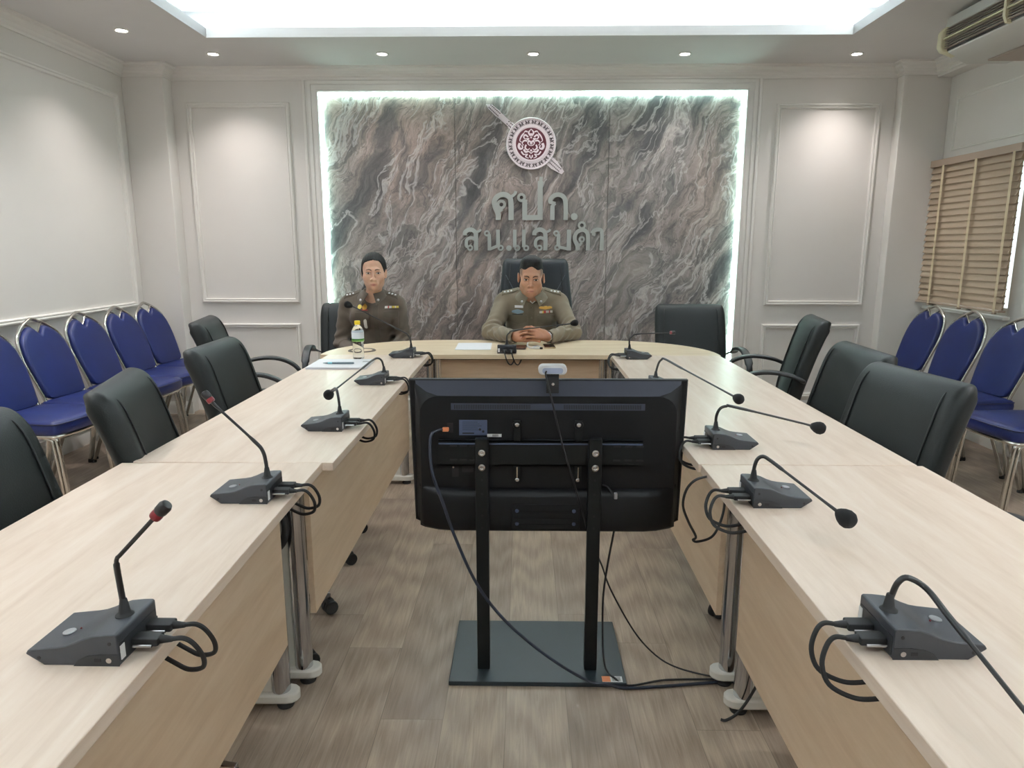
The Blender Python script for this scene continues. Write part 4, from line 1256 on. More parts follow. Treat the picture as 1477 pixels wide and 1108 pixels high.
# profile (x, z): front grille faces the room
core = [(3.05, 2.690), (3.05, 2.50), (2.90, 2.435), (2.66, 2.435), (2.525, 2.492), (2.525, 2.630), (2.512, 2.636), (2.520, 2.690)]
b = M(); b.prism(core, Y0, Y1 - .012, lambda u, v, w: (u, w, v)); b.obj('casing', M_ac, ac, bevel=.004)
b = M().box(2.519, 2.5245, Y0 + .04, Y1 - .03, 2.500, 2.628); b.obj('grille_recess', M_acd, ac, label='dark grille opening')
capp = [(2.575, 2.470), (2.52, 2.490), (2.496, 2.498), (2.478, 2.525), (2.480, 2.605), (2.502, 2.634), (2.575, 2.636)]
for y0, y1 in ((Y1 - .045, Y1), (Y0, Y0 + .045)):
    b = M(); b.prism(capp, y0, y1, lambda u, v, w: (u, w, v)); b.obj('end_cap', M_acc, ac, bevel=.005, label='cream end cap')
b = M()
for i in range(9):
    z = 2.512 + i * .0135
    if i == 4: continue
    b.box(2.500, 2.519, Y0 + .03, Y1 - .02, z, z + .002)
b.obj('louvre', M_acu, ac, label='thin grille louvres')
b = M(); b.box(2.490, 2.520, Y0 + .02, Y1 - .02, 2.562, 2.570); b.obj('centre_bar', M_acc, ac, label='cream centre bar')
for y in (3.95, 3.40):
    b = M(); b.prism([(2.525, 2.492), (2.500, 2.496), (2.484, 2.53), (2.484, 2.605), (2.50, 2.632), (2.525, 2.64)], y - .010, y + .010, lambda u, v, w: (u, w, v)); b.obj('grille_divider', M_acc, ac, bevel=.002)
b = M(); b.box(2.72, 2.98, Y0 + .2, Y1 - .12, 2.425, 2.436); b.obj('bottom_panel', M_acu, ac, bevel=.002)
for y in (Y0 + .3, Y1 - .3):
    b = M(); b.box(2.70, 2.95, y - .02, y + .02, 2.69, ZC); b.obj('bracket', M_ac, ac)
# ================================================================= people
class SDF:
    def __init__(s, lo, hi, h):
        s.h = h; s.lo = np.array(lo, float)
        s.n = np.ceil((np.array(hi) - s.lo) / h).astype(int) + 1
        s.F = np.full(tuple(s.n), 0.25, np.float32)
    def _blk(s, lo, hi):
        a = np.maximum(np.floor((np.array(lo) - s.lo) / s.h).astype(int), 0)
        b = np.minimum(np.ceil((np.array(hi) - s.lo) / s.h).astype(int) + 1, s.n)
        if (b <= a).any(): return None
        ax = [s.lo[i] + s.h * np.arange(a[i], b[i]) for i in range(3)]
        G = np.meshgrid(*ax, indexing='ij')
        return tuple(slice(a[i], b[i]) for i in range(3)), G
    def _mix(s, sl, d, k, op):
        F = s.F[sl]
        if op == 'add':
            if k > 0:
                hh = np.maximum(k - np.abs(F - d), 0) / k
                s.F[sl] = np.minimum(F, d) - hh * hh * k * .25
            else: s.F[sl] = np.minimum(F, d)
        elif op == 'sub':
            d = -d
            if k > 0:
                hh = np.maximum(k - np.abs(F - d), 0) / k
                s.F[sl] = np.maximum(F, d) + hh * hh * k * .25
            else: s.F[sl] = np.maximum(F, d)
        else: s.F[sl] = np.maximum(F, d)
    def cone(s, a, b, r1, r2, k=.02, op='add'):
        a = np.array(a, float); b = np.array(b, float); R = max(r1, r2) + k + .03
        q = s._blk(np.minimum(a, b) - R, np.maximum(a, b) + R)
        if q is None: return s
        sl, G = q
        ab = b - a; L2 = max(float(ab @ ab), 1e-9)
        t = np.clip(((G[0] - a[0]) * ab[0] + (G[1] - a[1]) * ab[1] + (G[2] - a[2]) * ab[2]) / L2, 0, 1)
        d = np.sqrt((G[0] - a[0] - ab[0] * t) ** 2 + (G[1] - a[1] - ab[1] * t) ** 2 + (G[2] - a[2] - ab[2] * t) ** 2) - (r1 + (r2 - r1) * t)
        s._mix(sl, d.astype(np.float32), k, op); return s
    def ell(s, c, r, k=.02, op='add', R=None):
        """ellipsoid; R: 3x3 rotation of its axes"""
        c = np.array(c, float); r = np.array(r, float); m = r.max() + k + .03
        q = s._blk(c - m, c + m)
        if q is None: return s
        sl, G = q
        X = [G[i] - c[i] for i in range(3)]
        if R is not None:
            X = [R[0][i] * X[0] + R[1][i] * X[1] + R[2][i] * X[2] for i in range(3)]
        k0 = np.sqrt(sum((X[i] / r[i]) ** 2 for i in range(3))); k1 = np.sqrt(sum((X[i] / r[i] ** 2) ** 2 for i in range(3))) + 1e-9
        d = k0 * (k0 - 1) / k1
        s._mix(sl, d.astype(np.float32), k, op); return s
    def chain(s, pts, rs, k=.02):
        for i in range(len(pts) - 1): s.cone(pts[i], pts[i + 1], rs[i], rs[i + 1], k)
        return s
    def mesh(s):
        F = s.F; h = s.h
        ins = F < 0
        c = np.zeros(tuple(s.n - 1), np.uint8)
        for i in (0, 1):
            for j in (0, 1):
                for k in (0, 1):
                    c += ins[i:s.n[0] - 1 + i, j:s.n[1] - 1 + j, k:s.n[2] - 1 + k]
        idx = np.argwhere((c > 0) & (c < 8))
        ids = np.full(tuple(s.n - 1), -1, np.int32); ids[tuple(idx.T)] = np.arange(len(idx))
        acc = np.zeros((len(idx), 3)); cnt = np.zeros(len(idx))
        off = [(i, j, k) for i in (0, 1) for j in (0, 1) for k in (0, 1)]
        val = {o: F[idx[:, 0] + o[0], idx[:, 1] + o[1], idx[:, 2] + o[2]] for o in off}
        for o in off:
            for ax in range(3):
                if o[ax] == 0:
                    p = list(o); p[ax] = 1; p = tuple(p)
                    a, b = val[o], val[p]; m = (a < 0) != (b < 0)
                    t = np.where(m, a / np.where(m, a - b, 1), 0)
                    e = np.array(o, float)[None, :].repeat(len(idx), 0); e[:, ax] += t
                    acc[m] += e[m]; cnt[m] += 1
        V = s.lo + (idx + acc / cnt[:, None]) * h
        faces = []
        for ax in range(3):
            u, v = (ax + 1) % 3, (ax + 2) % 3
            sl0 = [slice(None)] * 3; sl1 = [slice(None)] * 3
            sl0[ax] = slice(0, -1); sl1[ax] = slice(1, None)
            A = ins[tuple(sl0)]; B = ins[tuple(sl1)]
            e = np.argwhere(A != B)
            e = e[(e[:, u] > 0) & (e[:, v] > 0) & (e[:, u] < s.n[u] - 1) & (e[:, v] < s.n[v] - 1)]
            def cell(du, dv):
                q = e.copy(); q[:, u] -= du; q[:, v] -= dv
                return ids[q[:, 0], q[:, 1], q[:, 2]]
            quad = np.stack([cell(1, 1), cell(0, 1), cell(0, 0), cell(1, 0)], 1)
            fl = ~A[tuple(e.T)]
            quad[fl] = quad[fl][:, ::-1]
            faces.append(quad)
        Q = np.concatenate(faces)
        return V, Q[(Q >= 0).all(1)]

def np_obj(name, V, Q, mats, parent=None, col=None, smooth_it=0):
    if smooth_it:
        E = np.concatenate([Q[:, [0, 1]], Q[:, [1, 2]], Q[:, [2, 3]], Q[:, [3, 0]]])
        for _ in range(smooth_it):
            acc = np.zeros_like(V); cnt = np.zeros(len(V))
            np.add.at(acc, E[:, 0], V[E[:, 1]]); np.add.at(acc, E[:, 1], V[E[:, 0]])
            np.add.at(cnt, E[:, 0], 1); np.add.at(cnt, E[:, 1], 1)
            V = V * .5 + .5 * acc / cnt[:, None]
    me = bpy.data.meshes.new(name)
    me.from_pydata(V.tolist(), [], Q.tolist())
    me.polygons.foreach_set('use_smooth', [True] * len(me.polygons))
    if col is not None:
        at = me.color_attributes.new('skin', 'FLOAT_COLOR', 'POINT')
        C4 = np.concatenate([col(V), np.ones((len(V), 1))], 1)
        at.data.foreach_set('color', C4.astype(np.float32).ravel())
    me.materials.append(mats)
    o = bpy.data.objects.new(name, me); COL.objects.link(o)
    if parent is not None: o.parent = parent
    bv = BVHTree.FromPolygons(V.tolist(), Q.tolist())
    return o, bv

def skin_mat(name):
    g = N(name)
    a = g('ShaderNodeVertexColor', layer_name='skin')
    n = g.noise(g.coord(), 60, 3).outputs['Fac']
    v = g.ramp(n, [(.3, (.93, .93, .93, 1)), (.7, (1.05, 1.03, 1.02, 1))])
    g.set(Base_Color=g.mix(1.0, a.outputs['Color'], v, 'MULTIPLY'), Roughness=.48, Subsurface_Weight=.06, Subsurface_Radius=(.012, .004, .002), Subsurface_Scale=.4)
    return g.mat
def cloth(name, rgb):
    g = N(name); v = g.coord()
    c = srgb(rgb)
    g.set(Base_Color=g.ramp(g.noise(v, 9, 4).outputs['Fac'], [(.3, tuple(x * .88 for x in c[:3]) + (1,)), (.7, tuple(x * 1.07 for x in c[:3]) + (1,))]), Roughness=.85, Sheen_Weight=.15)
    g.bump(g.noise(v, 900, 2).outputs['Fac'], .12, .001)
    return g.mat
def hair_mat(name, rgb):
    g = N(name); v = g.coord(scale=(180, 180, 25))
    n = g.noise(v, 3, 3).outputs['Fac']
    g.set(Base_Color=g.ramp(n, [(.3, srgb(tuple(int(x * .6) for x in rgb))), (.75, srgb(tuple(int(min(255, x * 1.7)) for x in rgb)))]), Roughness=.55, Specular_IOR_Level=.3)
    g.bump(n, .5, .003)
    return g.mat
M_skin = skin_mat('skin')
M_hair = hair_mat('black_hair', (13, 12, 13))
M_eye = mat('eye_white', (206, 198, 192), .25); M_iris = mat('dark_iris', (26, 18, 15), .15)
M_brow = mat('brow_hair', (38, 30, 27), .8); M_lid = mat('lash_line', (52, 36, 30), .7)
M_gold_b = mat('gold_badge', (206, 160, 78), .35, .55); M_sil_b = mat('silver_badge', (216, 218, 222), .3, .5)
M_rw = mat('ribbon_white', (232, 230, 226), .6); M_rr = mat('ribbon_red', (176, 52, 50), .6); M_ry = mat('ribbon_yellow', (228, 206, 96), .6)
M_bw = mat('blue_grey_badge', (132, 156, 172), .4, .4)

def head(sd, C, s, R, fem):
    """C: point between the eyes' level at head centre; R: 3x3 head->person rotation (face looks to -y)"""
    R = np.array(R); C = np.array(C)
    def P(x, y, z): return C + R @ (np.array((x, y, z)) * s)
    def ell(c, r, k=.02, op='add'): sd.ell(P(*c), np.array(r) * s, k * s, op, R.T)
    def con(a, b, r1, r2, k=.02, op='add'): sd.cone(P(*a), P(*b), r1 * s, r2 * s, k * s, op)
    w = 1.0 if not fem else .97
    ell((0, .014, .034), (.074 * w, .094, .082), .0)
    ell((0, -.022, -.036), (.061 * w, .064, .078), .03)
    for sx in (-1, 1):
        ell((sx * (.040 if fem else .044), .004, -.060 if fem else -.064), (.020 if fem else .026, .034, .030), .03)
        ell((sx * (.042 if fem else .041), -.054, -.030), (.025 if fem else .022, .022, .024 if fem else .020), .03)
    ell((0, -.063, -.100 if not fem else -.096), (.026 if not fem else .019, .022, .018), .03)
    con((-.036, -.078, .020), (.036, -.078, .020), .011 if not fem else .006, .011 if not fem else .006, .025)
    for sx in (-1, 1): ell((sx * .031, -.094, -.002), (.018, .013, .010), .014, 'sub')
    for sx in (-1, 1): ell((sx * .031, -.0745, -.001), (.014, .0125, .0115), .006)
    nz = .003 if fem else 0
    con((0, -.084 + nz, .006), (0, -.103 + nz, -.034), .0075 - nz * .4, .0105 - nz * .5, .012)
    ell((0, -.103 + nz, -.0375), (.0115 - nz * .5, .011, .0095), .008)
    for sx in (-1, 1): ell((sx * .0125, -.094, -.041), (.0085, .010, .0078), .006)
    for sx in (-1, 1): ell((sx * .007, -.101, -.0478), (.0036, .0036, .003), .003, 'sub')
    # mouth
    ell((0, -.078, -.068), (.030, .014, .020), .02)
    con((-.016, -.0875, -.0690), (.016, -.0875, -.0690), .0050 if fem else .0042, .0050 if fem else .0042, .006)
    con((-.015, -.0875, -.0775), (.015, -.0875, -.0775), .0050, .0050, .006)
    con((-.021, -.0955, -.0730), (.021, -.0955, -.0730), .0022, .0022, .005, 'sub')
    # ears
    for sx in (-1, 1):
        e = .082 * w if not fem else .074
        ell((sx * e, .012, -.008), (.0085, .020, .033), .008)
        ell((sx * (e + .009), .010, -.004), (.006, .010, .018), .006, 'sub')
    return P

def head_inv(C, s, R):
    C = np.array(C); Rt = np.array(R).T
    return lambda V: ((V - C) @ Rt.T) / s

def decal(name, bv, O, Uv, Vv, D, cols, off, m, parent, nv=4, thick=.0012, label=None, start=.4):
    """patch that follows a surface: columns (u, v0, v1) in the O/Uv/Vv plane, cast along D"""
    O = Vector(O); Uv = Vector(Uv); Vv = Vector(Vv); D = Vector(D)
    vs = []; ok = True
    for u, v0, v1 in cols:
        for j in range(nv + 1):
            p = O + Uv * u + Vv * (v0 + (v1 - v0) * j / nv)
            h = bv.ray_cast(p - D * start, D, .9)
            if h[0] is None: q = p
            else: q = h[0] - D * off
            vs.append(q)
    n = nv + 1; k = len(cols)
    fr = vs; bk = [q + D * (thick + off * .8) for q in vs]
    fs = []
    for i in range(k - 1):
        for j in range(nv):
            a = i * n + j
            fs.append((a, a + 1, a + n + 1, a + n)); b_ = k * n + a
            fs.append((b_, b_ + n, b_ + n + 1, b_ + 1))
    for i in range(k - 1):
        for j in (0, nv):
            a = i * n + j; fs.append((a, a + n, k * n + a + n, k * n + a))
    for i in (0, k - 1):
        for j in range(nv):
            a = i * n + j; fs.append((a, a + 1, k * n + a + 1, k * n + a))
    return M().add(fr + bk, fs).obj(name, m, parent, smooth=50, label=label)
def rect(u0, u1, v0, v1, n=6): return [(u0 + (u1 - u0) * i / n, v0, v1) for i in range(n + 1)]

def face_parts(t, bv, P, R, s, fem):
    Rm = np.array(R)
    U_ = Vector(Rm @ np.array((1, 0, 0))); V_ = Vector(Rm @ np.array((0, 0, 1))); D_ = Vector(Rm @ np.array((0, 1, 0)))
    O = Vector(P(0, -.05, 0))
    def dc(name, cols, off, m, lab=None, nv=3): return decal(name, bv, O, U_ * s, V_ * s, D_, cols, off, m, t, nv, .001, lab)
    for sx in (-1, 1):
        al = []
        for i in range(9):
            f = -1 + 2 * i / 8
            hgt = (1 - f * f) ** .7
            al.append((sx * .0315 + .0145 * f, -.002 - .0042 * hgt, -.001 + (.0050 if fem else .0036) * hgt + .0006 * f * sx))
        e = dc('eye', al, .0008, M_eye)
        ir = []
        for i in range(7):
            f = -1 + 2 * i / 6; hgt = max(0, 1 - f * f) ** .5
            ir.append((sx * .0315 + .0056 * f + .0005, -.0015 - .0046 * hgt, -.0012 + (.0050 if fem else .0038) * hgt))
        dc('iris', ir, .0016, M_iris).parent = e
        ld = []
        for i in range(9):
            f = -1 + 2 * i / 8; hgt = (1 - f * f) ** .7
            z = -.001 + (.0052 if fem else .0038) * hgt + .0006 * f * sx
            ld.append((sx * .0315 + .0165 * f, z - .0004, z + .0022))
        dc('upper_lid', ld, .0014, M_lid).parent = e
        br = []
        for i in range(9):
            f = i / 8; u = .011 + .031 * f
            z = .0175 + .0070 * math.sin(min(1, f * 1.25) * PI * .62) - (.006 if fem else .004) * max(0, f - .6) - (0 if fem else .002 * (1 - f))
            w = (.0026 if fem else .0030) * (1 - .65 * f) + .0006
            br.append((sx * u, z - w, z + w))
        dc('eyebrow', br, .0008, M_brow)
    n = [(.022 * (-1 + 2 * i / 10), -.0738 - .0003, -.0738 + .0010 + .0006 * math.cos(i)) for i in range(11)]
    dc('mouth_line', n, .0004, M_lid)

def hand(sd, W, K, acr, nrm, s, curl, spread=.0, thumb=None, order=1):
    """W wrist, K centre of knuckles, acr unit vector from index to little finger, nrm back-of-hand normal"""
    W = np.array(W); K = np.array(K); acr = np.array(acr) / np.linalg.norm(acr); nrm = np.array(nrm) / np.linalg.norm(nrm)
    d = (K - W) / np.linalg.norm(K - W)
    for i in range(4):
        o = acr * ((i - 1.5) * .0195 * s)
        k = K + o * 1.0 - d * (.006 if i in (0, 3) else 0) * s
        sd.cone(W + o * .5, k, .0165 * s, .0115 * s, .012 * s)
        L = (.044, .049, .045, .036)[i] * s; r = (.0090, .0094, .0090, .0080)[i] * s
        a = curl[0]; p = k.copy()
        for j, (fl, rr) in enumerate(((1.0, 1.0), (.62, .94), (.46, .84))):
            a = curl[0] if j == 0 else a + curl[j]
            q = p + (d * math.cos(a) - nrm * math.sin(a) + acr * spread * (i - 1.5)) * L * fl
            sd.cone(p, q, r * rr, r * rr * .93, .0035 * s); p = q
    if thumb is not None:
        b = W + d * .022 * s - acr * .018 * s
        T = [np.array(q) for q in thumb]
        sd.cone(b, T[0], .016 * s, .0125 * s, .012 * s)
        sd.cone(T[0], T[1], .0115 * s, .0100 * s, .004 * s)
        sd.cone(T[1], T[2], .0100 * s, .0085 * s, .003 * s)

def rot3(pitch, yaw, roll=0):
    return np.array((Matrix.Rotation(yaw, 3, 'Z') @ Matrix.Rotation(pitch, 3, 'X') @ Matrix.Rotation(roll, 3, 'Y')))

def folds(sd, lo, hi, fn):
    q = sd._blk(lo, hi)
    sl, G = q
    sd.F[sl] += fn(*G).astype(np.float32)

def seg_coord(G, a, b):
    a = np.array(a); b = np.array(b); ab = b - a; L = np.linalg.norm(ab); u = ab / L
    t = ((G[0] - a[0]) * u[0] + (G[1] - a[1]) * u[1] + (G[2] - a[2]) * u[2])
    d = np.sqrt(np.maximum((G[0] - a[0]) ** 2 + (G[1] - a[1]) ** 2 + (G[2] - a[2]) ** 2 - t * t, 0))
    return t, d

def legs_and_shoes(t, M_tr, hip, knee, ankle, hw, s=1.0):
    lo = (-.34, -.75, .0); hi = (.34, .35, .74)
    sd = SDF(lo, hi, .008)
    sd.ell((0, hip[1], hip[2] + .06), (hw + .10, .13, .13), .03)
    for sx in (-1, 1):
        sd.cone((sx * hw, hip[1], hip[2]), (sx * knee[0], knee[1], knee[2]), .088 * s, .062 * s, .04)
        sd.cone((sx * knee[0], knee[1], knee[2]), (sx * ankle[0], ankle[1], ankle[2]), .062 * s, .052 * s, .02)
    V, Q = sd.mesh(); np_obj('trousers', V, Q, M_tr, t, None, 2)
    for sx in (-1, 1):
        b = M()
        rings = []
        for y, w, z0, z1 in ((.06, .026, .012, .06), (.045, .034, .004, .085), (0, .037, .002, .10), (-.06, .040, .002, .085), (-.13, .044, .002, .062), (-.18, .038, .003, .048), (-.205, .022, .008, .034)):
            rings.append([(sx * ankle[0] + u, ankle[1] + y, (z0 + z1) / 2 + v) for u, v in rrect(2 * w, z1 - z0, .02, 3)])
        b.loft(rings).obj('shoe', M_blk, t, smooth=60)

def collar(t, m, C, r, z_back, z_front, spread, drop, s):
    """folded shirt collar round the neck; C centre, open at the front"""
    pins = []
    for sx in (-1, 1):
        top, mid, low = [], [], []
        n = 14
        for i in range(n + 1):
            f = i / n                       # 0 at the nape, 1 at the front opening
            a = PI / 2 - sx * (f * (PI - .26))
            ca, sa = math.cos(a), math.sin(a)
            zt = z_back + (z_front - z_back) * f ** 1.6
            rr = r * (1 + .03 * f)
            top.append(Vector((C[0] + rr * ca, C[1] + rr * sa * 1.05, zt)))
            fl = .018 + .020 * f + spread * f ** 3
            dz = (.036 + drop * f ** 4) * s
            low.append(Vector((C[0] + (rr + fl) * ca + sx * (-.0) + (0.5 * spread * f ** 5) * (1 if ca > 0 else -1), C[1] + (rr + fl * .95) * sa * 1.05 - .010 * f ** 4, zt - dz)))
            mid.append((top[-1] + low[-1]) / 2 + Vector((ca, sa, .25)) * .006)
        b = M()
        k = n + 1
        P_ = [p + Vector((0, 0, 0)) for q in (top, mid, low) for p in q]
        inn = [p + (Vector((C[0], C[1], p.z)) - p).normalized() * .0035 for p in P_]
        fs = []
        for q in range(2):
            for i in range(n):
                a = q * k + i
                fs.append((a, a + 1, a + k + 1, a + k)); o = 3 * k + a
                fs.append((o, o + k, o + k + 1, o + 1))
        for i in range(n):
            fs.append((i, 3 * k + i, 3 * k + i + 1, i + 1)); a = 2 * k + i
            fs.append((a, a + 1, 3 * k + a + 1, 3 * k + a))
        for i in (0, n):
            for q in range(2):
                a = q * k + i; fs.append((a, a + k, 3 * k + a + k, 3 * k + a))
        b.add(P_ + inn, fs).obj('collar', m, t, smooth=50)
        q = (mid[n - 1] + low[n - 1]) / 2
        pins.append((q + Vector((0, -.005, .002)), Vector((sx * .35, -1, .25))))
    return pins

def star(b, c, n, r):
    """small faceted stud"""
    b.lathe([(0, r * .6), (r * .55, r * .45), (r, .0)], 8, c, n)

# ----------------------------------------------------------------- the man
def build_man():
    X0, Y0 = .05, 4.75
    tx = bpy.data.objects
    s = 1.035
    C = (-.003, -.092, 1.157)
    R = rot3(math.radians(9), math.radians(-1), math.radians(1.5))
    sd = SDF((-.40, -.56, .62), (.40, .26, 1.34), .0032)
    P = head(sd, C, s, R, False)
    nb = (0, .0, .98)
    sd.cone(nb, P(0, .025, -.075), .066, .058 * s, .03)
    sd.cone(P(0, .02, -.06), P(0, -.045, -.085), .045 * s, .03 * s, .03)
    # trunk and arms under the shirt
    sd.ell((0, .03, .86), (.145, .085, .19), .04)
    sd.cone((-.13, .02, .995), (.13, .02, .995), .055, .055, .05)
    el = {}
    for sx in (-1, 1):
        S_ = (sx * .185, .02, .975); E_ = (sx * .266, -.195, .804); W_h = (sx * .100, -.405, .797)
        sd.cone(S_, E_, .052, .040, .03); sd.cone(E_, W_h, .040, .0265, .02)
    # folded hands
    fs_ = 1.12
    hand(sd, (.094, -.405, .800), (.022, -.428, .824), (-.25, -.62, -.74), (.15, -.72, .68), fs_, (.10, .42, .50), .03,
         thumb=[(.046, -.372, .828), (.012, -.378, .842), (-.010, -.388, .838)])
    hand(sd, (-.094, -.405, .798), (-.030, -.418, .806), (.20, -.60, -.78), (-.15, -.70, .70), fs_, (.02, .30, .35), .03,
         thumb=[(-.050, -.372, .832), (-.022, -.372, .850), (-.002, -.380, .858)])
    V, Q = sd.mesh()
    inv = head_inv(C, s, R)
    def col(V):
        q = inv(V)
        base = np.array(srgb((184, 138, 112))[:3]); lips = np.array(srgb((160, 96, 82))[:3]); stub = np.array(srgb((92, 76, 66))[:3]); hnd = np.array(srgb((158, 108, 80))[:3])
        c = np.tile(base, (len(V), 1))
        w = np.clip((1.0 - V[:, 2]) / .04, 0, 1)[:, None]; c = c * (1 - w) + hnd * w
        w = (np.clip(1 - np.abs(q[:, 0]) / .025, 0, 1) ** .5 * np.clip(1 - np.abs(q[:, 2] + .0735) / .010, 0, 1) ** .5 * (q[:, 1] < -.07))[:, None] * .75
        c = c * (1 - w) + lips * w
        # clipped sides of the head
        line = -.052 + .0 * q[:, 2]
        w = np.clip((q[:, 1] - line) / .012, 0, 1) * np.clip((q[:, 2] - .006 + np.clip(q[:, 1], 0, .1) * .9) / .02, 0, 1) * np.clip((np.abs(q[:, 0]) - .030) / .012 + (q[:, 1] > .05), 0, 1)
        w = w[:, None] * .72; c = c * (1 - w) + stub * w
        return c
    body, bv = np_obj('person', V, Q, M_skin, None, col, 1)
    body.location = (X0, Y0, 0)
    tag(body, 'seated man in khaki uniform, hands folded on head table', 'person')
    # hair: flat topped crop
    hs = SDF((-.13, -.23, 1.08), (.13, .12, 1.34), .0035)
    hs.ell(P(0, .016, .040), np.array((.0765, .095, .0905)) * s, 0, 'add', R.T)
    hs.ell(P(0, .004, .090), np.array((.060, .072, .048)) * s, .02 * s, 'add', R.T)
    for sx in (-1, 1): hs.ell(P(sx * .034, -.020, .098), np.array((.030, .050, .030)) * s, .02 * s, 'add', R.T)
    sl, G = hs._blk((-.2, -.3, 1.0), (.2, .2, 1.4))
    Gp = np.stack([g.ravel() for g in G], 1); q = inv(Gp)
    lim = .070 - .35 * np.clip(q[:, 1] + .07, 0, 1) + .010 * np.cos(q[:, 0] * 75) * (q[:, 1] < -.03) + .25 * np.clip(.05 - np.abs(q[:, 0]), 0, 1) * 0 + .30 * np.clip(np.abs(q[:, 0]) - .045, 0, 1) * (q[:, 1] < -.02)
    lim = np.maximum(lim, .052 - 1.1 * np.clip(q[:, 1] - .05, 0, 1))
    hs.F[sl] = np.maximum(hs.F[sl], ((lim - q[:, 2]) * s * .8).reshape(G[0].shape)).astype(np.float32)
    hs.F[sl] += (.0012 * np.sin(q[:, 0] * 520) * np.sin(q[:, 1] * 430)).reshape(G[0].shape).astype(np.float32)
    V2, Q2 = hs.mesh(); np_obj('hair', V2, Q2, M_hair, body, None, 0)
    face_parts(body, bv, P, R, s, False)
    # shirt
    M_sh = cloth('khaki_uniform', (109, 98, 80)); M_shd = cloth('khaki_uniform_trim', (96, 88, 70))
    sh = SDF((-.42, -.50, .60), (.42, .28, 1.12), .0055)
    sh.ell((0, .045, .84), (.175, .118, .25), .03)
    sh.ell((0, .02, .93), (.165, .112, .125), .05)
    sh.ell((0, .03, .70), (.178, .135, .14), .05)
    sh.cone((-.150, .025, .980), (.150, .025, .980), .068, .068, .06)
    for sx in (-1, 1):
        sh.cone((0, .015, 1.035), (sx * .165, .025, 1.000), .050, .042, .05)
        S_ = (sx * .187, .022, .972); E_ = (sx * .268, -.190, .806); W_h = (sx * .108, -.398, .797)
        sh.cone(S_, E_, .067, .053, .045); sh.cone(E_, W_h, .053, .041, .03)
    sh.cone((0, -.01, 1.0), (0, -.075, 1.12), .062, .066, .012, 'sub')
    for sx in (-1, 1):   # open cuffs
        sh.cone((sx * .100, -.408, .797), (sx * .02, -.505, .80), .036, .045, .004, 'sub')
    def wr(x, y, z):
        G = (x, y, z); a = 0
        for sx in (-1, 1):
            E_ = np.array((sx * .268, -.190, .806)); S_ = np.array((sx * .187, .022, .972)); W_h = np.array((sx * .108, -.398, .797))
            t, d = seg_coord(G, S_, E_); L = np.linalg.norm(E_ - S_)
            m = np.exp(-((t - L) / .075) ** 2) * (d < .11)
            a = a + m * .0066 * np.sin(t * 150 + x * 60 + z * 25)
            m = np.exp(-((t - .02) / .06) ** 2) * (d < .12)
            a = a + m * .0025 * np.sin(t * 110 + z * 60)
            t, d = seg_coord(G, E_, W_h)
            m = np.clip(t / .06, 0, 1) * np.clip((.27 - t) / .1, 0, 1) * (d < .08)
            a = a + m * .0045 * np.sin(t * 120 + z * 90 + y * 40)
        m = np.clip((.80 - z) / .1, 0, 1) * (np.abs(x) < .2)
        a = a + m * .0035 * np.sin(z * 120 + np.abs(x) * 35)
        return a + .0012 * np.sin(x * 55 + 1.3) * np.sin(z * 47)
    folds(sh, (-.42, -.5, .6), (.42, .28, 1.12), wr)
    V3, Q3 = sh.mesh(); shirt, sb = np_obj('shirt', V3, Q3, M_sh, body, None, 2)
    O = (0, 0, 0); D = (0, 1, 0); U_ = (1, 0, 0); Z_ = (0, 0, 1)
    def dc(name, cols, off, m, nv=4, lab=None, par=None): return decal(name, sb, O, U_, Z_, D, cols, off, m, par or shirt, nv, .0015, lab, .165)
    dc('placket', rect(-.020, .020, .70, 1.00, 3), .003, M_shd, 16)
    dc('pocket', rect(-.145, -.035, .775, .895, 8), .007, M_sh, 8)
    dc('pocket', rect(.045, .152, .775, .895, 8), .007, M_sh, 8)
    for u0, u1 in ((-.149, -.031), (.041, .157)):
        c = (u0 + u1) / 2
        dc('pocket_flap', [(u0 + (u1 - u0) * i / 8, .862 - .020 * (1 - abs(i / 4 - 1)), .906) for i in range(9)], .012, M_shd, 5)
    b = M()
    for z in (.955, .885, .815):
        h = sb.ray_cast(Vector((0, -.6, z)), Vector((0, 1, 0)))
        if h[0]: b.lathe([(0, .0026), (.0055, .002), (.006, 0)], 12, h[0] + Vector((0, -.004, 0)), (0, -1, 0))
    b.obj('button', M_shd, shirt)
    dc('name_tag', rect(-.112, -.055, .953, .969, 4), .005, M_sil_b, 3, 'silver name tag')
    dc('wing_badge', [(u, .926 - .010 * (1 - abs(u + .092) / .04) - .004, .926 + .014 * (1 - abs(u + .092) / .042) ** .6 + .003) for u in [-.132 + .08 * i / 10 for i in range(11)]], .006, M_bw, 3, 'blue grey wing badge')
    dc('badge_bar', rect(-.128, -.058, .905, .912, 4), .006, M_blk, 2)
    dc('gold_wings', [(u, .952 - .009 * (1 - abs(u - .095) / .046) ** .7 - .001, .952 + .003 + .008 * abs(math.sin((u - .095) * 60)) + (.008 if abs(u - .095) < .008 else 0)) for u in [.051 + .088 * i / 14 for i in range(15)]], .006, M_gold_b, 3, 'gold wings badge')
    for u0, u1, m in ((.054, .074, M_rw), (.074, .082, M_ry), (.082, .098, M_rr), (.098, .118, M_rw), (.118, .126, M_rr), (.126, .142, M_rw)):
        dc('ribbon', rect(u0, u1, .917 + .03 * (u0 - .05), .932 + .03 * (u0 - .05), 2), .006, m, 2)
    pins = collar(shirt, M_shd, (0, -.018, 0), .073, 1.090, 1.030, .030, .022, 1.0)
    b = M()
    for q_, n_ in pins: star(b, q_, n_, .0085)
    b.obj('collar_badge', M_sil_b, shirt, label='small silver collar badges')
    dn = Vector((0, 0, -1))
    def top(x, y):
        h = sb.ray_cast(Vector((x, y, 1.3)), dn); return h[0] if h[0] else Vector((x, y, 1.02))
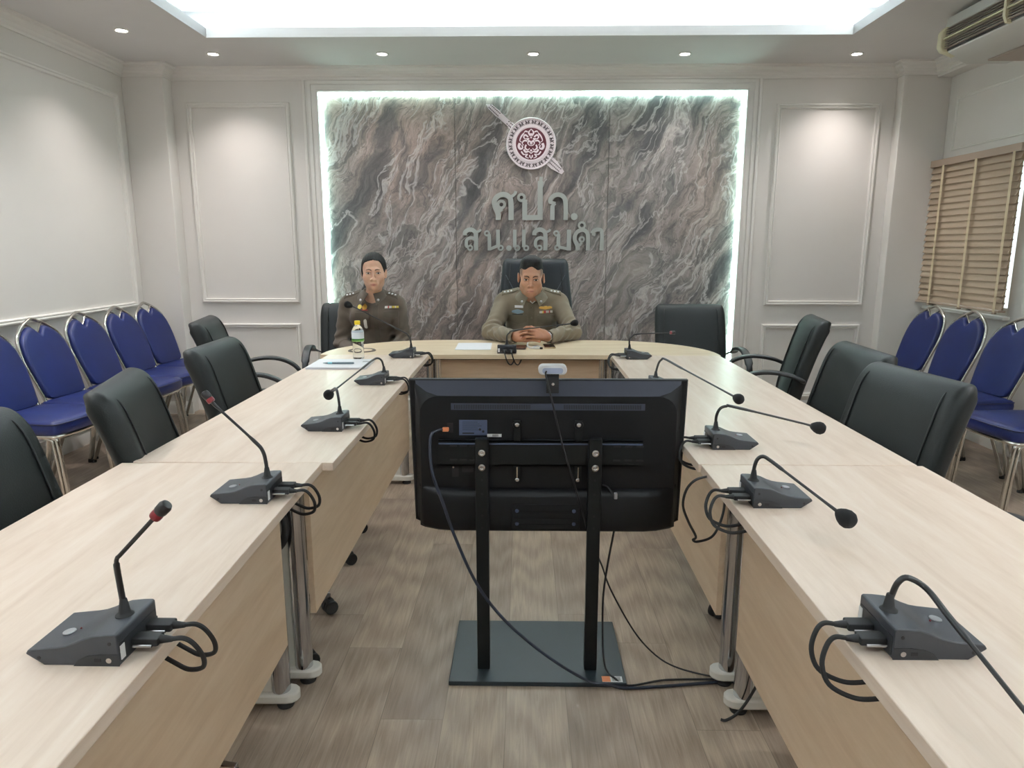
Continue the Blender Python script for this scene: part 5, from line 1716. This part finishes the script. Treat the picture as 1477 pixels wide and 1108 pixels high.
    for sx in (-1, 1):
        rings = []
        for i in range(9):
            f = i / 8; x = sx * (.088 + .112 * f); w = .020 + .007 * f
            rings.append([tuple(top(x, -.005 + q * w) + Vector((0, 0, .0025 + (.004 if j < 4 else 0)))) for j, q in ((0, -1), (1, -.4), (2, .4), (3, 1), (4, 1), (5, .4), (6, -.4), (7, -1))][::1])
        ep = M().loft(rings).obj('epaulette', M_shd, shirt, smooth=50)
        b = M()
        for f in (.42, .62, .82):
            p = top(sx * (.088 + .112 * f), -.014); star(b, p + Vector((0, 0, .006)), (0, -.5, 1), .0085)
        b.obj('rank_star', M_sil_b, ep, label='silver rank stars')
    # white undershirt edge, watch
    b = M(); b.tube([(.012 - .02, -.088, .998), (.006, -.100, .985), (.022, -.094, .998)], .004, 8); b.obj('undershirt', M_rw, body, label='white undershirt edge')
    ax = Vector((-.175, -.21, 0)).normalized()
    b = M().lathe([(.033, -.006), (.0355, -.005), (.0355, .005), (.033, .006)], 22, (.103, -.401, .797), ax); w_ = b.obj('wrist_watch', M_chrome, body, label='steel wrist watch on his left arm')
    legs_and_shoes(body, cloth('khaki_trousers', (96, 88, 70)), (0, .06, .52), (.11, -.36, .50), (.12, -.36, .10), .10)
build_man()

# ----------------------------------------------------------------- the woman
def build_woman():
    X0, Y0 = -1.05, 4.80
    s = 1.04
    C = (.038, -.075, 1.186)
    R = rot3(math.radians(2), math.radians(9), 0)
    sd = SDF((-.34, -.42, .52), (.34, .24, 1.33), .0034)
    P = head(sd, C, s, R, True)
    sd.cone((.01, .0, .97), P(0, .028, -.07), .056, .049 * s, .03)
    sd.cone(P(0, .02, -.06), P(0, -.04, -.080), .042 * s, .026 * s, .03)
    sd.ell((0, .03, .84), (.135, .08, .20), .04)
    sd.cone((-.12, .02, .985), (.12, .02, .985), .048, .048, .05)
    for sx in (-1, 1):
        S_ = (sx * .170, .02, .960); E_ = (sx * .205, -.02, .700); W_h = (sx * .085, -.235, .662)
        sd.cone(S_, E_, .042, .034, .03); sd.cone(E_, W_h, .034, .022, .02)
        d = np.array((-sx * .45, -.85, 0)); d = d / np.linalg.norm(d)
        Wv = np.array(W_h); K = Wv + d * .075
        hand(sd, W_h, K, (sx * .85, -.45, 0), (0, 0, 1), .92, (.15, .25, .25), .02, thumb=[tuple(Wv + d * .05 - np.array((sx * .034, 0, 0))), tuple(Wv + d * .075 - np.array((sx * .036, 0, .008))), tuple(Wv + d * .098 - np.array((sx * .032, 0, .014)))])
    V, Q = sd.mesh()
    inv = head_inv(C, s, R)
    def col(V):
        q = inv(V)
        base = np.array(srgb((212, 172, 148))[:3]); lips = np.array(srgb((152, 66, 68))[:3])
        c = np.tile(base, (len(V), 1))
        w = (np.clip(1 - np.abs(q[:, 0]) / .023, 0, 1) ** .5 * np.clip(1 - np.abs(q[:, 2] + .0735) / .0105, 0, 1) ** .5 * (q[:, 1] < -.07))[:, None] * .85
        return c * (1 - w) + lips * w
    body, bv = np_obj('person', V, Q, M_skin, None, col, 1)
    body.location = (X0, Y0, 0)
    tag(body, 'seated woman in dark khaki uniform, black hair tied back', 'person')
    hs = SDF((-.12, -.20, .98), (.16, .13, 1.34), .0036)
    hs.ell(P(0, .018, .040), np.array((.0775, .0985, .0885)) * s, 0, 'add', R.T)
    for sx in (-1, 1): hs.ell(P(sx * .058, .026, -.006), np.array((.018, .044, .046)) * s, .02 * s, 'add', R.T)
    hs.ell(P(0, .10, -.02), np.array((.040, .034, .040)) * s, .02, 'add', R.T)
    sl, G = hs._blk((-.3, -.3, .9), (.3, .3, 1.4))
    Gp = np.stack([g.ravel() for g in G], 1); q = inv(Gp)
    ax = np.abs(q[:, 0])
    front = -.052 + .0 * ax
    # hairline: high at the centre parting, curving down past the temples to the ears
    lim = .080 - 5.5 * ax ** 2.0 - np.clip((q[:, 1] + .046), 0, 1) * 2.6
    lim = np.maximum(lim, -.060)
    hs.F[sl] = np.maximum(hs.F[sl], ((lim - q[:, 2]) * s * .7).reshape(G[0].shape)).astype(np.float32)
    par = np.exp(-(q[:, 0] / .0035) ** 2) * (q[:, 1] < .03) * .0028
    hs.F[sl] += (par + .0006 * np.sin(ax * 420 + q[:, 2] * 90)).reshape(G[0].shape).astype(np.float32)
    pt = [P(0, .125, -.02), P(-.02, .145, -.05), P(-.055, .125, -.09), P(-.072, .095, -.125), P(-.074, .07, -.155)]
    for i in range(4): hs.cone(pt[i], pt[i + 1], .026 - .003 * i, .024 - .0035 * i, .01)
    V2, Q2 = hs.mesh(); hr, _ = np_obj('hair', V2, Q2, M_hair, body, None, 0)
    b = M().tube([tuple(Vector(pt[0]) + Vector((.030 * math.cos(2 * PI * i / 14), 0, .030 * math.sin(2 * PI * i / 14)))) for i in range(14)], .006, 8, closed=True); b.obj('hair_tie', M_blk, hr)
    face_parts(body, bv, P, R, s, True)
    M_sh = cloth('dark_khaki_uniform', (82, 71, 60)); M_shd = cloth('dark_khaki_trim', (74, 64, 53))
    sh = SDF((-.36, -.38, .50), (.36, .26, 1.10), .0055)
    sh.ell((0, .045, .80), (.158, .112, .27), .03)
    sh.ell((0, .005, .900), (.148, .112, .105), .05)
    for sx in (-1, 1): sh.ell((sx * .072, -.052, .880), (.066, .056, .064), .05)
    sh.cone((-.135, .025, .968), (.135, .025, .968), .060, .060, .06)
    for sx in (-1, 1):
        sh.cone((.005, .012, 1.026), (sx * .150, .025, .985), .046, .038, .05)
        S_ = (sx * .174, .022, .955); E_ = (sx * .216, -.015, .700); W_h = (sx * .10, -.222, .664)
        sh.cone(S_, E_, .062, .051, .035); sh.cone(E_, W_h, .051, .038, .03)
    sh.cone((.008, -.012, .99), (.02, -.07, 1.12), .053, .062, .012, 'sub')
    for sx in (-1, 1): sh.cone((sx * .092, -.236, .663), (sx * .04, -.33, .66), .032, .04, .004, 'sub')
    def wr(x, y, z):
        G = (x, y, z); a = 0
        for sx in (-1, 1):
            S_ = np.array((sx * .174, .022, .955)); E_ = np.array((sx * .216, -.015, .700))
            t, d = seg_coord(G, S_, E_); m = np.exp(-((t - .24) / .09) ** 2) * (d < .10)
            a = a + m * .0065 * np.sin(t * 110 + x * 70 + y * 30)
            m = np.exp(-((t - .05) / .06) ** 2) * (d < .10); a = a + m * .0022 * np.sin(t * 90 + y * 60)
        m = np.clip((.86 - z) / .1, 0, 1) * (np.abs(x) < .17)
        a = a + m * .0045 * np.sin(z * 95 + np.abs(x) * 30) * np.sin(x * 22 + .8)
        return a + .0012 * np.sin(x * 55 + .3) * np.sin(z * 47)
    folds(sh, (-.36, -.38, .5), (.36, .26, 1.10), wr)
    V3, Q3 = sh.mesh(); shirt, sb = np_obj('shirt', V3, Q3, M_sh, body, None, 2)
    O = (0, 0, 0); D = (0, 1, 0); U_ = (1, 0, 0); Z_ = (0, 0, 1)
    def dc(name, cols, off, m, nv=4, lab=None): return decal(name, sb, O, U_, Z_, D, cols, off, m, shirt, nv, .0015, lab, .20)
    dc('placket', rect(.028, .062, .62, .985, 3), .003, M_shd, 18)
    dc('pocket', rect(-.088, .0, .80, .90, 8), .007, M_sh, 8)
    dc('pocket', rect(.104, .188, .81, .91, 8), .007, M_sh, 8)
    for u0, u1, z1 in ((-.092, .004, .918), (.100, .192, .925)):
        dc('pocket_flap', [(u0 + (u1 - u0) * i / 8, z1 - .034 - .018 * (1 - abs(i / 4 - 1)), z1) for i in range(9)], .012, M_shd, 5)
    dc('round_badge', [(-.065 + .015 * f, .954 - .014 * (1 - f * f) ** .5, .954 + .016 * (1 - f * f) ** .5) for f in [-1 + i / 4 for i in range(9)]], .006, M_ry, 3, 'pale yellow badge')
    dc('crest_badge', [(-.030 + .017 * f, .952 - .016 * (1 - f * f) ** .5, .956 + .020 * (1 - abs(f)) ** .7) for f in [-1 + i / 4 for i in range(9)]], .006, M_gold_b, 3, 'gold crest badge')
    dc('name_bar', rect(-.052, -.008, .931, .937, 3), .006, M_rr, 2, 'red badge bar')
    for u0, u1, m in ((.104, .122, M_rw), (.122, .130, M_rr), (.130, .146, M_rw), (.150, .168, M_ry), (.168, .176, M_rw), (.176, .192, M_ry)):
        dc('ribbon', rect(u0, u1, .944, .958, 2), .006, m, 2)
    dc('hanging_tag', [(-.036, .815, .862), (-.030, .808, .874), (-.022, .806, .876), (-.016, .812, .864)], .010, M_rw, 4, 'white hanging tag')
    pins = collar(shirt, M_shd, (.012, -.018, 0), .059, 1.088, 1.042, .036, .030, 1.05)
    b = M()
    for q_, n_ in pins: star(b, q_, n_, .009)
    b.obj('collar_badge', M_sil_b, shirt, label='small silver collar badges')
    dn = Vector((0, 0, -1))
    def top(x, y):
        h = sb.ray_cast(Vector((x, y, 1.3)), dn); return h[0] if h[0] else Vector((x, y, 1.0))
    for sx in (-1, 1):
        rings = []
        for i in range(9):
            f = i / 8; x = sx * (.080 + .105 * f); w = .018 + .007 * f
            rings.append([tuple(top(x, -.005 + q * w) + Vector((0, 0, .0025 + (.004 if j < 4 else 0)))) for j, q in ((0, -1), (1, -.4), (2, .4), (3, 1), (4, 1), (5, .4), (6, -.4), (7, -1))])
        ep = M().loft(rings).obj('epaulette', M_shd, shirt, smooth=50)
        b = M()
        for f in (.42, .62, .82):
            p = top(sx * (.080 + .105 * f), -.012); star(b, p + Vector((0, 0, .006)), (0, -.5, 1), .008)
        b.obj('rank_star', M_sil_b, ep, label='silver rank stars')
    legs_and_shoes(body, cloth('dark_khaki_trousers', (84, 74, 62)), (0, .06, .52), (.10, -.34, .50), (.10, -.34, .10), .085, .92)
build_woman()
# ================================================================= camera and view
H, PITCH, YAW, FPX = 1.35, math.atan(197.0 / 1002.0), math.atan(17.5 / math.hypot(1002.0, 197.0)), 1002.0
cam = bpy.data.cameras.new('camera'); cam.sensor_width = 36.0; cam.sensor_fit = 'HORIZONTAL'; cam.lens = 36.0 * FPX / 1477.0
cam.clip_start = .02; cam.clip_end = 60
co = bpy.data.objects.new('camera', cam); COL.objects.link(co)
co.location = (0, 0, H)
co.rotation_euler = (Matrix.Rotation(YAW, 4, 'Z') @ Matrix.Rotation(PI / 2 - PITCH, 4, 'X')).to_euler()
SC.camera = co
w = bpy.data.worlds.new('world'); SC.world = w; w.use_nodes = True
w.node_tree.nodes['Background'].inputs[0].default_value = (.75, .82, .9, 1); w.node_tree.nodes['Background'].inputs[1].default_value = .3
SC.view_settings.view_transform = 'Standard'; SC.view_settings.look = 'None'; SC.view_settings.gamma = 1.0
SC.view_settings.use_curve_mapping = False
SC.view_settings.exposure = 0.17
SC.cycles.use_denoising = True
SC.cycles.max_bounces = 8; SC.cycles.diffuse_bounces = 5; SC.cycles.glossy_bounces = 4; SC.cycles.transmission_bounces = 8
SC.cycles.sample_clamp_indirect = 8.0
